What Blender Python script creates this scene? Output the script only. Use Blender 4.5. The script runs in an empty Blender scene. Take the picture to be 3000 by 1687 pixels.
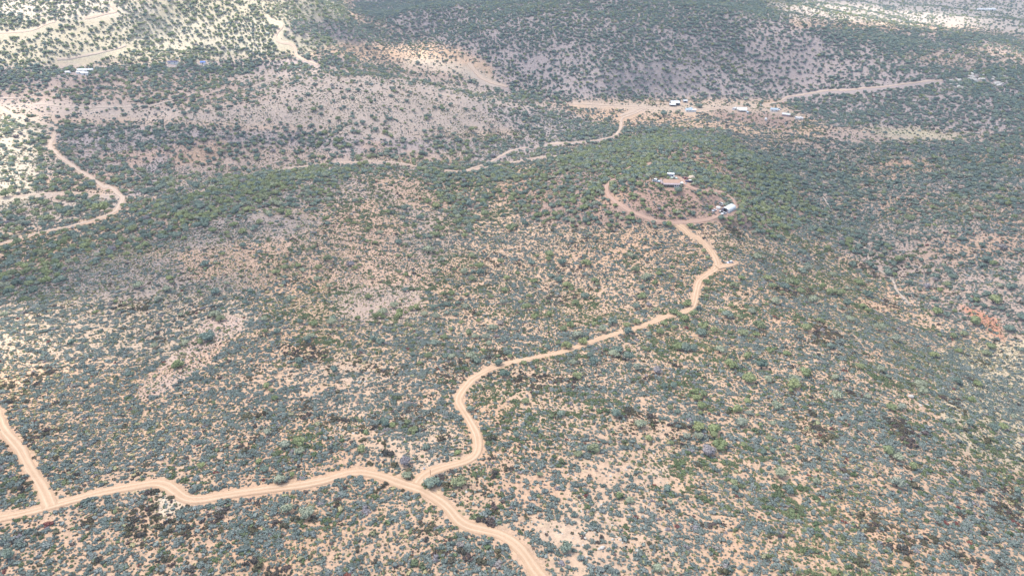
import bpy, bmesh, math, random
import numpy as np
from mathutils import Vector, Matrix
rng = np.random.default_rng(7); random.seed(7)
sc = bpy.context.scene; COL = sc.collection
K = 2576/3000
# ------------------------------------------------------------------ camera
CZ = 160.0; TILT = math.radians(29.0); F = 2027.0
cam = bpy.data.cameras.new('camera'); cam_o = bpy.data.objects.new('camera', cam); COL.objects.link(cam_o)
cam.sensor_width = 36.0; cam.lens = 36.0*F/3000.0; cam.clip_start = 1.0; cam.clip_end = 20000.0
cam_o.location = (0, 0, CZ); cam_o.rotation_euler = (math.pi/2-TILT, 0, 0); sc.camera = cam_o
# ------------------------------------------------------------------ light
SUN = Vector((-0.62, 0.30, 1.15)).normalized()
sun_el = math.asin(SUN.z); sun_az = math.atan2(SUN.x, SUN.y)
w = bpy.data.worlds.new('World'); sc.world = w; w.use_nodes = True
nt = w.node_tree; bg = nt.nodes['Background']
sky = nt.nodes.new('ShaderNodeTexSky'); sky.sky_type = 'NISHITA'; sky.sun_disc = False
sky.sun_elevation = sun_el; sky.sun_rotation = sun_az; sky.altitude = 1500
nt.links.new(sky.outputs[0], bg.inputs[0]); bg.inputs[1].default_value = 0.15
L = bpy.data.lights.new('sun', 'SUN'); L.energy = 5.0; L.angle = math.radians(3.0); L.color = (1.0, 0.955, 0.88)
Lo = bpy.data.objects.new('sun', L); COL.objects.link(Lo); Lo.rotation_euler = SUN.to_track_quat('Z', 'Y').to_euler()
Lo.location = (0, 0, 900)
sc.view_settings.view_transform = 'Standard'; sc.view_settings.look = 'None'
sc.view_settings.exposure = 0.90; sc.view_settings.gamma = 1.0
CLOUD_T = 0.60           # transmission of each cloud surface
HAZE = 0.00021
sc.cycles.use_adaptive_sampling = True
sc.cycles.max_bounces = 4; sc.cycles.diffuse_bounces = 2; sc.cycles.transparent_max_bounces = 16
sc.cycles.volume_bounces = 0

# ------------------------------------------------------------------ numpy helpers
def hsh(ix, iy, seed):
    h = (ix.astype(np.int64)*374761393 + iy.astype(np.int64)*668265263 + seed*982451653) & 0xffffffff
    h = ((h ^ (h >> 13))*1274126177) & 0xffffffff
    h = (h ^ (h >> 16)) & 0xffffff
    return h/float(0xffffff)
def vnoise(x, y, s, seed=0):
    x = x/s; y = y/s; ix = np.floor(x); iy = np.floor(y); fx = x-ix; fy = y-iy
    fx = fx*fx*fx*(fx*(fx*6-15)+10); fy = fy*fy*fy*(fy*(fy*6-15)+10)
    a = hsh(ix, iy, seed); b = hsh(ix+1, iy, seed); c = hsh(ix, iy+1, seed); d = hsh(ix+1, iy+1, seed)
    return (a*(1-fx)+b*fx)*(1-fy)+(c*(1-fx)+d*fx)*fy
def fbm(x, y, s, octv=4, seed=0):
    x = np.asarray(x, float); y = np.asarray(y, float)
    t = 0; a = 1.0; n = 0
    for k in range(octv):
        ca, sa = math.cos(k*1.1+.3), math.sin(k*1.1+.3)
        t = t + a*vnoise(x*ca-y*sa+17*k, x*sa+y*ca-31*k, s, seed+k*13); n += a; a *= .5; s *= .5
    return t/n        # 0..1
def sstep(a, b, x):
    t = np.clip((x-a)/(b-a), 0, 1); return t*t*(3-2*t)
ct, st = math.cos(TILT), math.sin(TILT)
def project(x, y, z):
    """world -> pixel of the 3000 px picture, and depth"""
    dz = z-CZ; depth = y*ct-dz*st; up = y*st+dz*ct
    d = np.maximum(depth, 1e-3)
    return 1500+F*x/d, 843.5-F*up/d, depth
def ray(u, v):
    a = (np.asarray(u, float)-1500)/F; b = (843.5-np.asarray(v, float))/F
    return a, ct+b*st, -st+b*ct
# ------------------------------------------------------------------ terrain: heights given at landmarks, thin plate between them
CTRL = [ # overview px (2576 wide), height
 (0,1449,6),(350,1449,5),(700,1449,1),(1050,1449,0),(1350,1449,0),(1700,1449,-3),(2100,1449,-6),(2576,1449,-14),
 (0,1280,5),(450,1210,3),(800,1190,1),(1030,1215,0),(1200,1120,-3),(1500,1250,-3),(2000,1250,-10),(2350,1250,-14),(2576,1250,-26),
 (60,1080,3),(250,980,-4),(450,1000,-2),(650,900,-4),(850,1040,-2),(700,800,-6),(650,720,-10),(980,980,-9),(1170,1000,-9),
 (40,830,2),(250,820,-8),(450,840,-9),(150,730,-12),(350,660,-9),(500,620,-8),(650,600,-12),(800,560,-20),(900,650,-26),(750,500,-24),(550,500,-18),
 (0,680,-26),(120,600,-38),(300,540,-42),(350,590,-22),(0,560,-46),(950,450,-36),(1050,480,-48),(600,455,-40),
 (950,780,-24),(1150,700,-34),(1180,550,-50),(1190,480,-58),(1150,430,-60),(1300,850,-20),(1500,780,-26),(1450,650,-34),(1350,560,-38),(1300,460,-46),(1450,480,-30),
 (1200,900,-13),(1450,950,-12),(1700,1000,-13),(1900,1080,-12),(2150,1080,-13),(2400,1060,-18),(2500,1100,-24),
 (1750,750,-28),(1800,660,-27),(1700,570,-23),(1600,540,-19),(1720,500,-12),(1530,470,-18),(1690,450,-10),(1830,520,-18),
 (1650,385,-38),(1550,400,-38),(1400,400,-52),(1500,330,-66),(1700,330,-62),(1850,400,-48),
 (1450,265,-78),(1700,268,-80),(1850,275,-80),(1960,300,-80),(2000,290,-80),(1780,300,-74),
 (2050,470,-76),(2110,560,-70),(2200,690,-60),(2290,770,-54),(2400,850,-50),(2530,880,-48),(1970,400,-78),
 (2350,600,-44),(2500,520,-36),(2576,620,-34),(2500,720,-40),(2576,800,-42),(2350,480,-52),(2200,400,-68),(2250,340,-72),(2420,345,-66),(2576,330,-56),
 (1950,560,-42),(1920,650,-34),(2000,780,-28),(2100,900,-20),(2250,880,-34),(2300,960,-27),(1850,850,-20),(2450,960,-40),(2576,1000,-46),(2120,720,-46),
 (300,330,-50),(800,380,-58),(820,335,-40),(500,330,-42),(1100,330,-52),(1200,260,-44),(1000,220,-24),(750,230,-26),(400,250,-30),(100,270,-36),(1350,270,-62),
 (100,400,-48),(280,490,-48),(500,400,-56),(1050,400,-62),(1300,340,-72),(0,480,-46),(1430,300,-78),(60,310,-40),
 (1100,150,-52),(1180,185,-64),(1260,215,-70),(1330,240,-74),(1050,112,-46),(900,60,-38),(960,20,-30),
 (1280,150,-44),(1400,110,-18),(1500,200,-52),(1350,190,-58),(1600,60,6),(1300,20,8),(1700,150,-34),(1700,210,-56),(1050,40,-6),(1180,80,-16),(1900,20,10),(1450,20,20),
 (100,40,34),(400,90,8),(200,150,-10),(600,150,-18),(700,60,20),(800,10,30),(350,10,44),(850,110,-22),(20,180,-16),(500,190,-26),(700,180,-24),
 (2000,100,-14),(2150,180,-44),(2300,130,-26),(2000,200,-62),(2400,220,-44),(2576,150,-40),(2300,60,-46),(2500,15,-60),(2576,60,-58),(2100,20,-10),(2450,100,-40),(2150,240,-66),(2576,240,-50),
]
cp = []
for a, b, z in CTRL:
    rx, ry, rz = ray(a/K, b/K); t = (z-CZ)/rz; cp.append((rx*t, ry*t, z))
cp += [(-1800,2400,30),(-600,2700,40),(600,2900,0),(1800,2600,-50),(-1900,1200,10),(1900,1200,-50),(-1000,300,-10),(1000,300,-30),(0,-300,6),(-600,-200,10),(600,-200,-20),(-700,60,8),(600,100,-22),(0,40,2)]
cp = np.array(cp, float)
S0 = 400.0
def tps_fit(p, lam):
    n = len(p); d = np.hypot(p[:, None, 0]-p[None, :, 0], p[:, None, 1]-p[None, :, 1])/S0
    Km = np.where(d > 0, d*d*np.log(d+1e-12), 0)+lam*np.eye(n)
    Pm = np.c_[np.ones(n), p[:, 0]/S0, p[:, 1]/S0]
    A = np.zeros((n+3, n+3)); A[:n, :n] = Km; A[:n, n:] = Pm; A[n:, :n] = Pm.T
    return np.linalg.solve(A, np.r_[p[:, 2], np.zeros(3)])
# landmarks read along grazing rays are dense in y: thin-plate weights smoothed a little
cf = tps_fit(cp, 0.0025)
def tps(x, y):
    out = cf[-3]+cf[-2]*x/S0+cf[-1]*y/S0
    for (px, py, _), c in zip(cp, cf[:-3]):
        r2 = ((x-px)**2+(y-py)**2)/S0**2
        out = out+c*0.5*r2*np.log(r2+1e-12)
    return out
def axis(lo, hi, d0, a, b, g):
    v = [a];
    while v[-1] < b: v.append(v[-1]+d0)
    d = d0; r = [v[-1]]
    while r[-1] < hi: d *= g; r.append(r[-1]+d)
    d = d0; l = [a]
    while l[-1] > lo: d *= g; l.append(l[-1]-d)
    return np.array(l[:0:-1]+v+r[1:])
GX = axis(-4200, 4200, 1.9, -330, 330, 1.016)
GY = axis(-500, 5600, 1.9, 110, 470, 1.016)
XX, YY = np.meshgrid(GX, GY)
yy = np.clip(YY, -500, 3000); xx = np.clip(XX, -2300, 2300)
ZZ = tps(xx, yy)
ZZ = np.clip(ZZ, -95, 75)
dist = np.hypot(XX, YY)
far = sstep(350, 1000, dist)
rdg = np.abs(fbm(XX, YY, 230, 4, 5)*2-1)              # gullies
ZZ += (rdg-.25)*(2.5+17*far)*sstep(120, 420, dist)
ZZ += (fbm(XX, YY, 60, 3, 9)-.5)*(1.6+3*far)+(fbm(XX, YY, 17, 2, 21)-.5)*.7
def height(x, y):
    x = np.atleast_1d(np.asarray(x, float)); y = np.atleast_1d(np.asarray(y, float))
    i = np.clip(np.searchsorted(GX, x)-1, 0, len(GX)-2); j = np.clip(np.searchsorted(GY, y)-1, 0, len(GY)-2)
    fx = np.clip((x-GX[i])/(GX[i+1]-GX[i]), 0, 1); fy = np.clip((y-GY[j])/(GY[j+1]-GY[j]), 0, 1)
    a = ZZ[j, i]; b = ZZ[j, i+1]; c = ZZ[j+1, i+1]; d = ZZ[j+1, i]
    return np.where(fx >= fy, a+(b-a)*fx+(c-b)*fy, a+(c-d)*fx+(d-a)*fy)
def hit(u, v):
    """where the sight line through pixel (u,v) first meets the terrain"""
    u = np.atleast_1d(np.asarray(u, float)); v = np.atleast_1d(np.asarray(v, float))
    rx, ry, rz = ray(u, v); t0 = np.full(u.shape, 60.0); res = np.full(u.shape, np.nan); t = t0.copy()
    lo = t0.copy()
    for _ in range(900):
        tn = t*1.006
        ins = (CZ+rz*tn < height(rx*tn, ry*tn)) & np.isnan(res)
        res = np.where(ins, tn, res); lo = np.where(np.isnan(res), tn, lo); t = np.where(np.isnan(res), tn, t)
        if not np.isnan(res).any() or t.max() > 6000: break
    hi = np.where(np.isnan(res), 4000, res)
    for _ in range(14):
        m = (lo+hi)/2; b = CZ+rz*m < height(rx*m, ry*m); hi = np.where(b, m, hi); lo = np.where(b, lo, m)
    return rx*hi, ry*hi, CZ+rz*hi
for (u, v, ra, rb) in [(1985,308,80,45),(2180,322,90,45),(2300,337,60,40),(1965,540,15,11),(2128,618,12,10),(2450,395,70,35),(240,214,40,30),(2890,30,90,70)]:
    cx, cy, z = [float(q[0]) for q in hit(u, v)]; q = np.hypot((XX-cx)/ra, (YY-cy)/rb); k = 1-sstep(.7, 1.6, q); ZZ = ZZ*(1-k)+z*k
def at(u, v):
    x, y, z = hit(u, v); return Vector((float(x[0]), float(y[0]), float(z[0])))
def pxm(p): # pixels (3000 wide) per metre at a point
    return F/(p[1]*ct-(p[2]-CZ)*st)
# ------------------------------------------------------------------ maps of cover and soil
MW, MH = 644, 363
mu, mv = np.meshgrid((np.arange(MW)+.5)*4, (np.arange(MH)+.5)*4)
def inpoly(poly, X, Y):
    ins = np.zeros(X.shape, bool); n = len(poly)
    for i in range(n):
        x1, y1 = poly[i]; x2, y2 = poly[(i+1) % n]
        if y1 == y2: continue
        c = ((y1 > Y) != (y2 > Y)) & (X < (x2-x1)*(Y-y1)/(y2-y1)+x1); ins ^= c
    return ins
def blur(a, s):
    k = np.exp(-.5*(np.arange(-int(3*s), int(3*s)+1)/s)**2); k /= k.sum(); r = len(k)//2
    b = np.pad(a, ((r, r), (0, 0)), 'edge'); b = sum(k[i]*b[i:i+a.shape[0]] for i in range(len(k)))
    b = np.pad(b, ((0, 0), (r, r)), 'edge'); return sum(k[i]*b[:, i:i+a.shape[1]] for i in range(len(k)))
TAN=(.52,.355,.24); PINK=(.40,.30,.245); CREAM=(.60,.52,.42); RED=(.36,.235,.185); MAUVE=(.37,.30,.28); ORANGE=(.53,.325,.20); PALE=(.56,.47,.37); GREY_SHADED=(.28,.225,.20); BROWN=(.34,.23,.185)  # grey hill soil is darkened in its colour for the cloud shadow there
# polygon, tree cover, shrub cover, tree radius m, soil, green(0 blue-grey .. 1 green) , rock, dark
Z = []
def zone(poly, tc, shc, tr, soil, g=.3, rock=0.0, dk=.06, soft=1.6): Z.append((poly, tc, shc, tr, soil, g, rock, dk, soft))
FULL = [(-9,-9),(2600,-9),(2600,1460),(-9,1460)]
zone(FULL, .03,.50,2.4,TAN,.3)
# mid band
zone([(650,560),(1350,560),(1900,560),(1950,760),(1750,850),(1200,900),(800,880),(700,700)], 0.012,0.44,2.11,TAN,.35)
zone([(1180,560),(1800,560),(1780,700),(1700,800),(1200,880),(1100,700)], 0.02,0.38,2.18,TAN,.4)
# right slope
zone([(1780,640),(2100,600),(2300,760),(2576,900),(2576,960),(2100,960),(1800,900)], 0.01,0.5,2.18,TAN,.3)
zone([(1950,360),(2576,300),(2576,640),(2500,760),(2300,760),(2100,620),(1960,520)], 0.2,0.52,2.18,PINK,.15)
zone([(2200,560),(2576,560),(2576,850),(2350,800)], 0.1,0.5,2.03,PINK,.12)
# foreground
zone([(-9,850),(700,860),(900,1180),(1040,1240),(1350,1449),(-9,1460)], 0.004,0.66,1.98,TAN,.02,.0,.10)
zone([(-9,1060),(600,1060),(860,1190),(-9,1260)], 0,0.7,1.98,TAN,.05,.0,.16)
zone([(700,880),(1160,900),(1150,1180),(900,1190),(760,1000)], 0.006,0.52,1.98,TAN,.08,.10,.10)
zone([(1180,940),(1750,880),(1800,1449),(1400,1449),(1230,1200)], 0.01,0.47,1.98,TAN,.22,.03,.05)
zone([(1250,1150),(1700,1180),(1700,1449),(1380,1449)], 0.004,0.36,1.80,TAN,.12,.10,.05)
zone([(1650,900),(2100,900),(2060,1250),(1700,1240)], 0,0.54,2.16,TAN,.3,.0,.04)
zone([(1800,1000),(2576,980),(2576,1449),(1750,1449)], 0.006,0.62,1.98,TAN,.12,.0,.10)
zone([(1650,1250),(2150,1200),(2200,1449),(1700,1449)], 0,0.66,1.98,TAN,.25,.0,.10)
zone([(2300,900),(2576,850),(2576,1180),(2420,1130)], 0.006,0.48,1.98,(.53,.42,.28),.15,.03,.04)
# left bare hill
zone([(0,720),(250,640),(420,570),(600,530),(900,520),(980,560),(820,650),(700,720),(560,760),(300,800),(0,840)], 0.008,0.1,1.98,GREY_SHADED,.3,.0,.05,3)
zone([(0,730),(300,640),(560,700),(480,780),(250,820),(0,820)], 0.006,0.26,1.80,GREY_SHADED,.05,.0,.08,3)
zone([(600,600),(1000,560),(1150,600),(1100,720),(860,700),(700,700)], 0.02,0.3,1.98,PINK,.75,.0,.03,3)
zone([(0,760),(600,740),(660,820),(560,900),(0,920)], 0.004,0.46,1.80,(.48,.36,.26),.05,.0,.10,3)
# forested band on its far side
zone([(0,640),(160,600),(330,520),(520,480),(880,425),(1000,450),(900,500),(760,520),(560,560),(400,600),(250,650),(120,720),(0,740)], 0.31,0.20,2.11,GREY_SHADED,.6,soft=3)
zone([(0,600),(200,560),(330,510),(420,540),(200,640),(0,680)], 0.22,0.42,2.18,TAN,.4)
zone([(880,430),(1100,450),(1120,600),(950,620),(800,560)], 0.04,0.3,2.03,PINK,.7,soft=3)
# left valley
zone([(0,290),(140,300),(120,380),(290,470),(320,520),(0,590)], 0.26,0.1,2.34,(.47,.37,.30),.45)
zone([(0,290),(110,300),(90,520),(0,520)], 0.22,0.08,2.34,(.50,.42,.32),.5)
zone([(150,330),(820,330),(1200,350),(1380,330),(1420,390),(1180,420),(800,430),(560,470),(330,500),(160,400)], 0.21,0.1,2.26,MAUVE,.35)
zone([(560,340),(900,390),(1200,380),(1150,430),(850,440),(640,440),(440,470),(420,410)], 0.16,0.04,2.34,PINK,.5)
zone([(150,310),(500,320),(820,350),(800,370),(300,365),(140,350)], 0.32,0.2,2.18,MAUVE,.2)
zone([(560,460),(720,430),(980,415),(900,440),(640,490)], 0.4,0.3,2.18,PINK,.5)
# drainage behind
zone([(1050,420),(1300,420),(1240,500),(1200,600),(1130,560),(1080,480)], 0.45,0.35,2.18,PINK,.5)
# mesa
zone([(0,235),(300,180),(700,165),(1150,165),(1280,215),(1420,280),(1400,320),(1150,340),(950,350),(750,325),(450,310),(150,300),(0,280)], 0.06,0.04,2.5,(.42,.335,.28),.3,soft=2)
zone([(0,190),(300,180),(560,190),(700,250),(500,275),(280,260),(100,255),(0,260)], 0.2,0.08,2.34,PINK,.4)
zone([(900,155),(1150,170),(1220,205),(1100,205),(950,195),(800,190)], 0.22,0.1,2.34,PINK,.4)
zone([(1200,270),(1420,280),(1560,330),(1540,370),(1400,370),(1300,330)], 0.2,0.35,2.18,MAUVE,.2,.06)
zone([(0,160),(300,165),(560,150),(860,140),(900,165),(700,180),(420,190),(200,190),(0,215)], 0.5,0.2,2.50,MAUVE,.3)
# sunlit hills
zone([(-9,-9),(860,-9),(900,90),(760,140),(300,160),(-9,170)], 0.34,0.1,2.34,(.44,.385,.28),.75)
zone([(300,60),(520,40),(720,60),(700,130),(520,150),(350,110)], 0.42,0.1,2.34,(.50,.44,.33),.8)
zone([(-9,-9),(200,-9),(420,25),(300,50),(-9,50)], 0.36,0.1,2.34,(.52,.45,.36),.6)
zone([(740,50),(900,55),(1050,95),(1060,112),(850,105),(720,80)], 0.55,0.2,2.34,MAUVE,.1)
# back hills
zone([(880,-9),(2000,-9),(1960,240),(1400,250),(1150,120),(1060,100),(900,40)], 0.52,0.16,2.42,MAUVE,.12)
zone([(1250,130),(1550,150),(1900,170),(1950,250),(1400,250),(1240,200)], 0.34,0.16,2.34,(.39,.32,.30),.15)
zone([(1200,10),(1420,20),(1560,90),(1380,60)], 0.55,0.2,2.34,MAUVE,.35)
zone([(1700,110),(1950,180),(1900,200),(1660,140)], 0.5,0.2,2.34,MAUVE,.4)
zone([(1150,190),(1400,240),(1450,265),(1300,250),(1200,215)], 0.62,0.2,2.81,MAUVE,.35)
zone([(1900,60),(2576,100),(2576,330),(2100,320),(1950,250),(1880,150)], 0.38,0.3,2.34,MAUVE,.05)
zone([(1900,-9),(2576,-9),(2576,90),(2440,70),(2200,60),(1990,50)], 0.1,0.05,2.34,(.46,.39,.33),.4)
zone([(2250,140),(2576,100),(2576,190),(2380,180)], 0.16,0.16,2.34,PINK,.2)
zone([(2350,180),(2576,170),(2576,215),(2400,230)], 0.55,0.3,2.65,MAUVE,.2)
zone([(1010,148),(1120,150),(1190,170),(1270,215),(1245,220),(1150,184),(1020,162)], 0.06,0.08,2.34,(.47,.39,.31),.5)
# house knoll
zone([(1240,480),(1400,400),(1550,340),(1800,330),(1960,420),(2080,540),(1950,600),(1800,560),(1600,570),(1350,570)], 0.42,0.26,2.11,BROWN,.55)
zone([(1540,460),(1620,440),(1860,470),(1860,520),(1780,550),(1680,550),(1570,515)], 0.24,0.3,2.11,RED,.6)
zone([(1640,350),(1850,380),(1820,430),(1700,410)], 0.2,0.2,2.03,BROWN,.6)
# ranch flat and meadows
zone([(1430,255),(1500,258),(1900,258),(2010,285),(2030,303),(1900,300),(1800,285),(1650,285),(1560,275),(1440,268)], 0.02,0.03,2.03,(.50,.39,.30),.4)
zone([(1790,275),(1930,285),(2000,300),(1990,335),(1900,315),(1800,300)], 0.03,0.1,2.03,BROWN,.4)
zone([(2065,322),(2200,324),(2425,343),(2425,353),(2250,355),(2190,363),(2080,352)], 0.01,0.02,2.03,PINK,.4)
zone([(2140,322),(2300,325),(2430,342),(2410,350),(2250,345)], 0.03,0.02,2.03,(.46,.40,.27),.4)
zone([(2230,395),(2330,400),(2350,420),(2240,420)], 0.06,0.1,2.03,BROWN,.4)
# clearings
zone([(505,800),(560,783),(605,800),(612,825),(572,885),(490,948),(405,1000),(335,1018),(362,950),(440,878),(480,840)], 0,0,1.98,(.47,.345,.28),.4,soft=.6)
zone([(820,650),(960,620),(1080,660),(1060,770),(1000,815),(850,800),(830,740)], 0.01,0.24,1.98,(.47,.35,.28),.7,soft=1.2)
zone([(880,740),(1060,740),(1060,800),(960,820),(870,800)], 0,0.09,1.98,(.45,.335,.27),.7,soft=1.2)
zone([(395,1235),(445,1245),(470,1275),(400,1310),(380,1270)], 0,0.12,1.80,(.60,.48,.36),.4,soft=.8)
zone([(2400,765),(2450,775),(2500,800),(2530,860),(2480,830)], 0,0.1,1.80,(.50,.24,.15),.4,soft=.8)
zone([(1180,540),(1210,530),(1215,560),(1200,600),(1190,590)], 0.1,0.2,1.80,TAN,.4,soft=.8)
def stack(i): return [z[i] for z in Z]
maps = {}
acc = {k: None for k in ('tc','sc','tr','g','rock','dk','r','gg','b')}
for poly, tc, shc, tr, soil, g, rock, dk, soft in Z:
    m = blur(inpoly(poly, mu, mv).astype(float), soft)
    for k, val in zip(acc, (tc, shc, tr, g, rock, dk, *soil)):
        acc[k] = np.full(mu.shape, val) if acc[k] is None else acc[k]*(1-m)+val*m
SUNP = [
 [(-60,-60),(840,-60),(870,20),(850,45),(740,42),(720,90),(880,100),(1060,105),(1130,128),(1060,130),(980,125),(800,118),(760,130),(560,140),(300,150),(180,165),(-60,185)],
 [(-60,232),(110,236),(150,262),(110,300),(60,300),(70,480),(-60,500)],
 [(990,142),(1090,144),(1160,152),(1180,172),(1130,166),(1020,154)],
 [(1130,110),(1230,100),(1250,125),(1160,138)],
 [(690,165),(820,160),(840,175),(720,186)],
 [(1960,12),(2150,8),(2300,30),(2470,45),(2460,72),(2330,76),(2180,60),(2020,40)],
 [(-60,790),(70,810),(110,850),(90,900),(50,960),(-60,1020)],
 [(2440,110),(2560,118),(2576,160),(2480,140)],
]
sm = np.zeros(mu.shape)
for p in SUNP: sm = np.maximum(sm, inpoly(p, mu, mv).astype(float))
SUNM = blur(sm, 1.2)
SHADEP = [[(0,700),(150,620),(420,540),(800,470),(960,490),(900,560),(760,620),(640,720),(420,780),(150,820),(0,830)],
 [(1960,330),(2200,230),(2620,170),(2620,700),(2450,680),(2250,600),(2080,520)],
 [(840,0),(1360,-20),(1900,-20),(2000,120),(2200,190),(1950,260),(1400,255),(1270,200),(1150,120),(900,60)],
 [(160,330),(620,315),(1000,350),(1150,400),(800,430),(500,470),(300,440)], [(650,60),(900,60),(1050,95),(860,105),(740,95)]]
dm = np.zeros(mu.shape)
for p in SHADEP: dm = np.maximum(dm, inpoly(p, mu, mv).astype(float))
DARKM = blur(dm, 4)
def mlook(m, u, v):
    x = np.clip(u*K/4-.5, 0, MW-1.001); y = np.clip(v*K/4-.5, 0, MH-1.001)
    i = x.astype(int); j = y.astype(int); fx = x-i; fy = y-j
    return (m[j, i]*(1-fx)+m[j, i+1]*fx)*(1-fy)+(m[j+1, i]*(1-fx)+m[j+1, i+1]*fx)*fy
def world_uv(x, y, z, warp=1.0):
    u, v, d = project(x, y, z); d = np.maximum(d, 60)
    s = F/d
    wx = (fbm(x, y, 24, 4, 71)-.5)*10*warp; wy = (fbm(x, y, 24, 4, 91)-.5)*10*warp
    return u+wx*s, v+wy*s*.45, d
# ------------------------------------------------------------------ objects
def link(o, parent=None):
    COL.objects.link(o)
    if parent is not None: o.parent = parent
    return o
def mesh_obj(name, bm, mat, parent=None, smooth=False):
    me = bpy.data.meshes.new(name); bm.to_mesh(me); bm.free()
    if mat is not None: me.materials.append(mat)
    if smooth:
        for p in me.polygons: p.use_smooth = True
    return link(bpy.data.objects.new(name, me), parent)
def tag(o, label=None, cat=None, group=None, kind=None):
    if label: o['label'] = label
    if cat: o['category'] = cat
    if group: o['group'] = group
    if kind: o['kind'] = kind
    return o
def raw_mesh(name, verts, faces, mat):
    """verts (n,3), faces (m,3|4) int arrays"""
    me = bpy.data.meshes.new(name); k = faces.shape[1]
    me.vertices.add(len(verts)); me.vertices.foreach_set('co', verts.astype(np.float32).ravel())
    me.loops.add(faces.size); me.loops.foreach_set('vertex_index', faces.astype(np.int32).ravel())
    me.polygons.add(len(faces)); me.polygons.foreach_set('loop_start', np.arange(0, faces.size, k, dtype=np.int32))
    me.update(calc_edges=True)
    if mat is not None: me.materials.append(mat)
    return me
# ---- materials
def newmat(name):
    m = bpy.data.materials.new(name); m.use_nodes = True; b = m.node_tree.nodes['Principled BSDF']
    b.inputs['Roughness'].default_value = .9; b.inputs['Specular IOR Level'].default_value = .15
    return m, m.node_tree, b
def N(t, kind, **kw):
    n = t.nodes.new(kind)
    for k, v in kw.items(): setattr(n, k, v)
    return n
def mathn(t, op, a, b=None, clamp=False):
    n = t.nodes.new('ShaderNodeMath'); n.operation = op; n.use_clamp = clamp
    for i, q in enumerate((a, b)):
        if q is None: continue
        if isinstance(q, (int, float)): n.inputs[i].default_value = q
        else: t.links.new(q, n.inputs[i])
    return n.outputs[0]
def mixc(t, f, a, b, mode='MIX'):
    n = t.nodes.new('ShaderNodeMix'); n.data_type = 'RGBA'; n.blend_type = mode
    for s, q in ((0, f), (6, a), (7, b)):
        if isinstance(q, (int, float)): n.inputs[s].default_value = q
        elif isinstance(q, tuple): n.inputs[s].default_value = (*q[:3], 1)
        else: t.links.new(q, n.inputs[s])
    return n.outputs[2]
def noisen(t, vec, scale, detail=4, rough=.6):
    n = t.nodes.new('ShaderNodeTexNoise'); n.inputs['Scale'].default_value = scale; n.inputs['Detail'].default_value = detail
    n.inputs['Roughness'].default_value = rough; t.links.new(vec, n.inputs['Vector']); return n.outputs['Fac']
def rampn(t, f, stops):
    n = t.nodes.new('ShaderNodeValToRGB'); e = n.color_ramp.elements
    while len(e) < len(stops): e.new(.5)
    for q, (p, c) in zip(e, stops): q.position = p; q.color = (*c, 1) if len(c) == 3 else c
    t.links.new(f, n.inputs[0]); return n.outputs[0]
def ground_mat():
    m, t, b = newmat('dry_soil')
    geo = N(t, 'ShaderNodeNewGeometry').outputs['Position']; at_ = N(t, 'ShaderNodeAttribute', attribute_name='soil').outputs['Color']
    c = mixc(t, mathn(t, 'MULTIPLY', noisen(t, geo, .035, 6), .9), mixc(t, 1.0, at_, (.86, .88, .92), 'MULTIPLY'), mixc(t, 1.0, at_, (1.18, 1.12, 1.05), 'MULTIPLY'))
    g2 = rampn(t, noisen(t, geo, .5, 5, .7), [(.32, (.66, .66, .68)), (.5, (1, 1, 1)), (.68, (1.25, 1.22, 1.18))])
    c = mixc(t, .85, c, g2, 'MULTIPLY')
    # stones and small dry weeds
    sp = rampn(t, noisen(t, geo, 1.6, 3, .6), [(.33, (1, 1, 1)), (.40, (0, 0, 0))])
    c = mixc(t, mathn(t, 'MULTIPLY', sp, .55), c, (.17, .16, .10))
    sp2 = rampn(t, noisen(t, geo, 1.1, 3, .6), [(.64, (0, 0, 0)), (.70, (1, 1, 1))])
    c = mixc(t, mathn(t, 'MULTIPLY', sp2, .35), c, (.68, .62, .53))
    sp3 = rampn(t, noisen(t, geo, .23, 4, .65), [(.58, (0, 0, 0)), (.72, (1, 1, 1))])
    c = mixc(t, mathn(t, 'MULTIPLY', sp3, .35), c, (.46, .41, .22))
    t.links.new(c, b.inputs['Base Color'])
    bp = N(t, 'ShaderNodeBump'); bp.inputs['Strength'].default_value = .6; bp.inputs['Distance'].default_value = .4
    t.links.new(noisen(t, geo, .9, 5, .65), bp.inputs['Height']); t.links.new(bp.outputs[0], b.inputs['Normal'])
    return m
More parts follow.
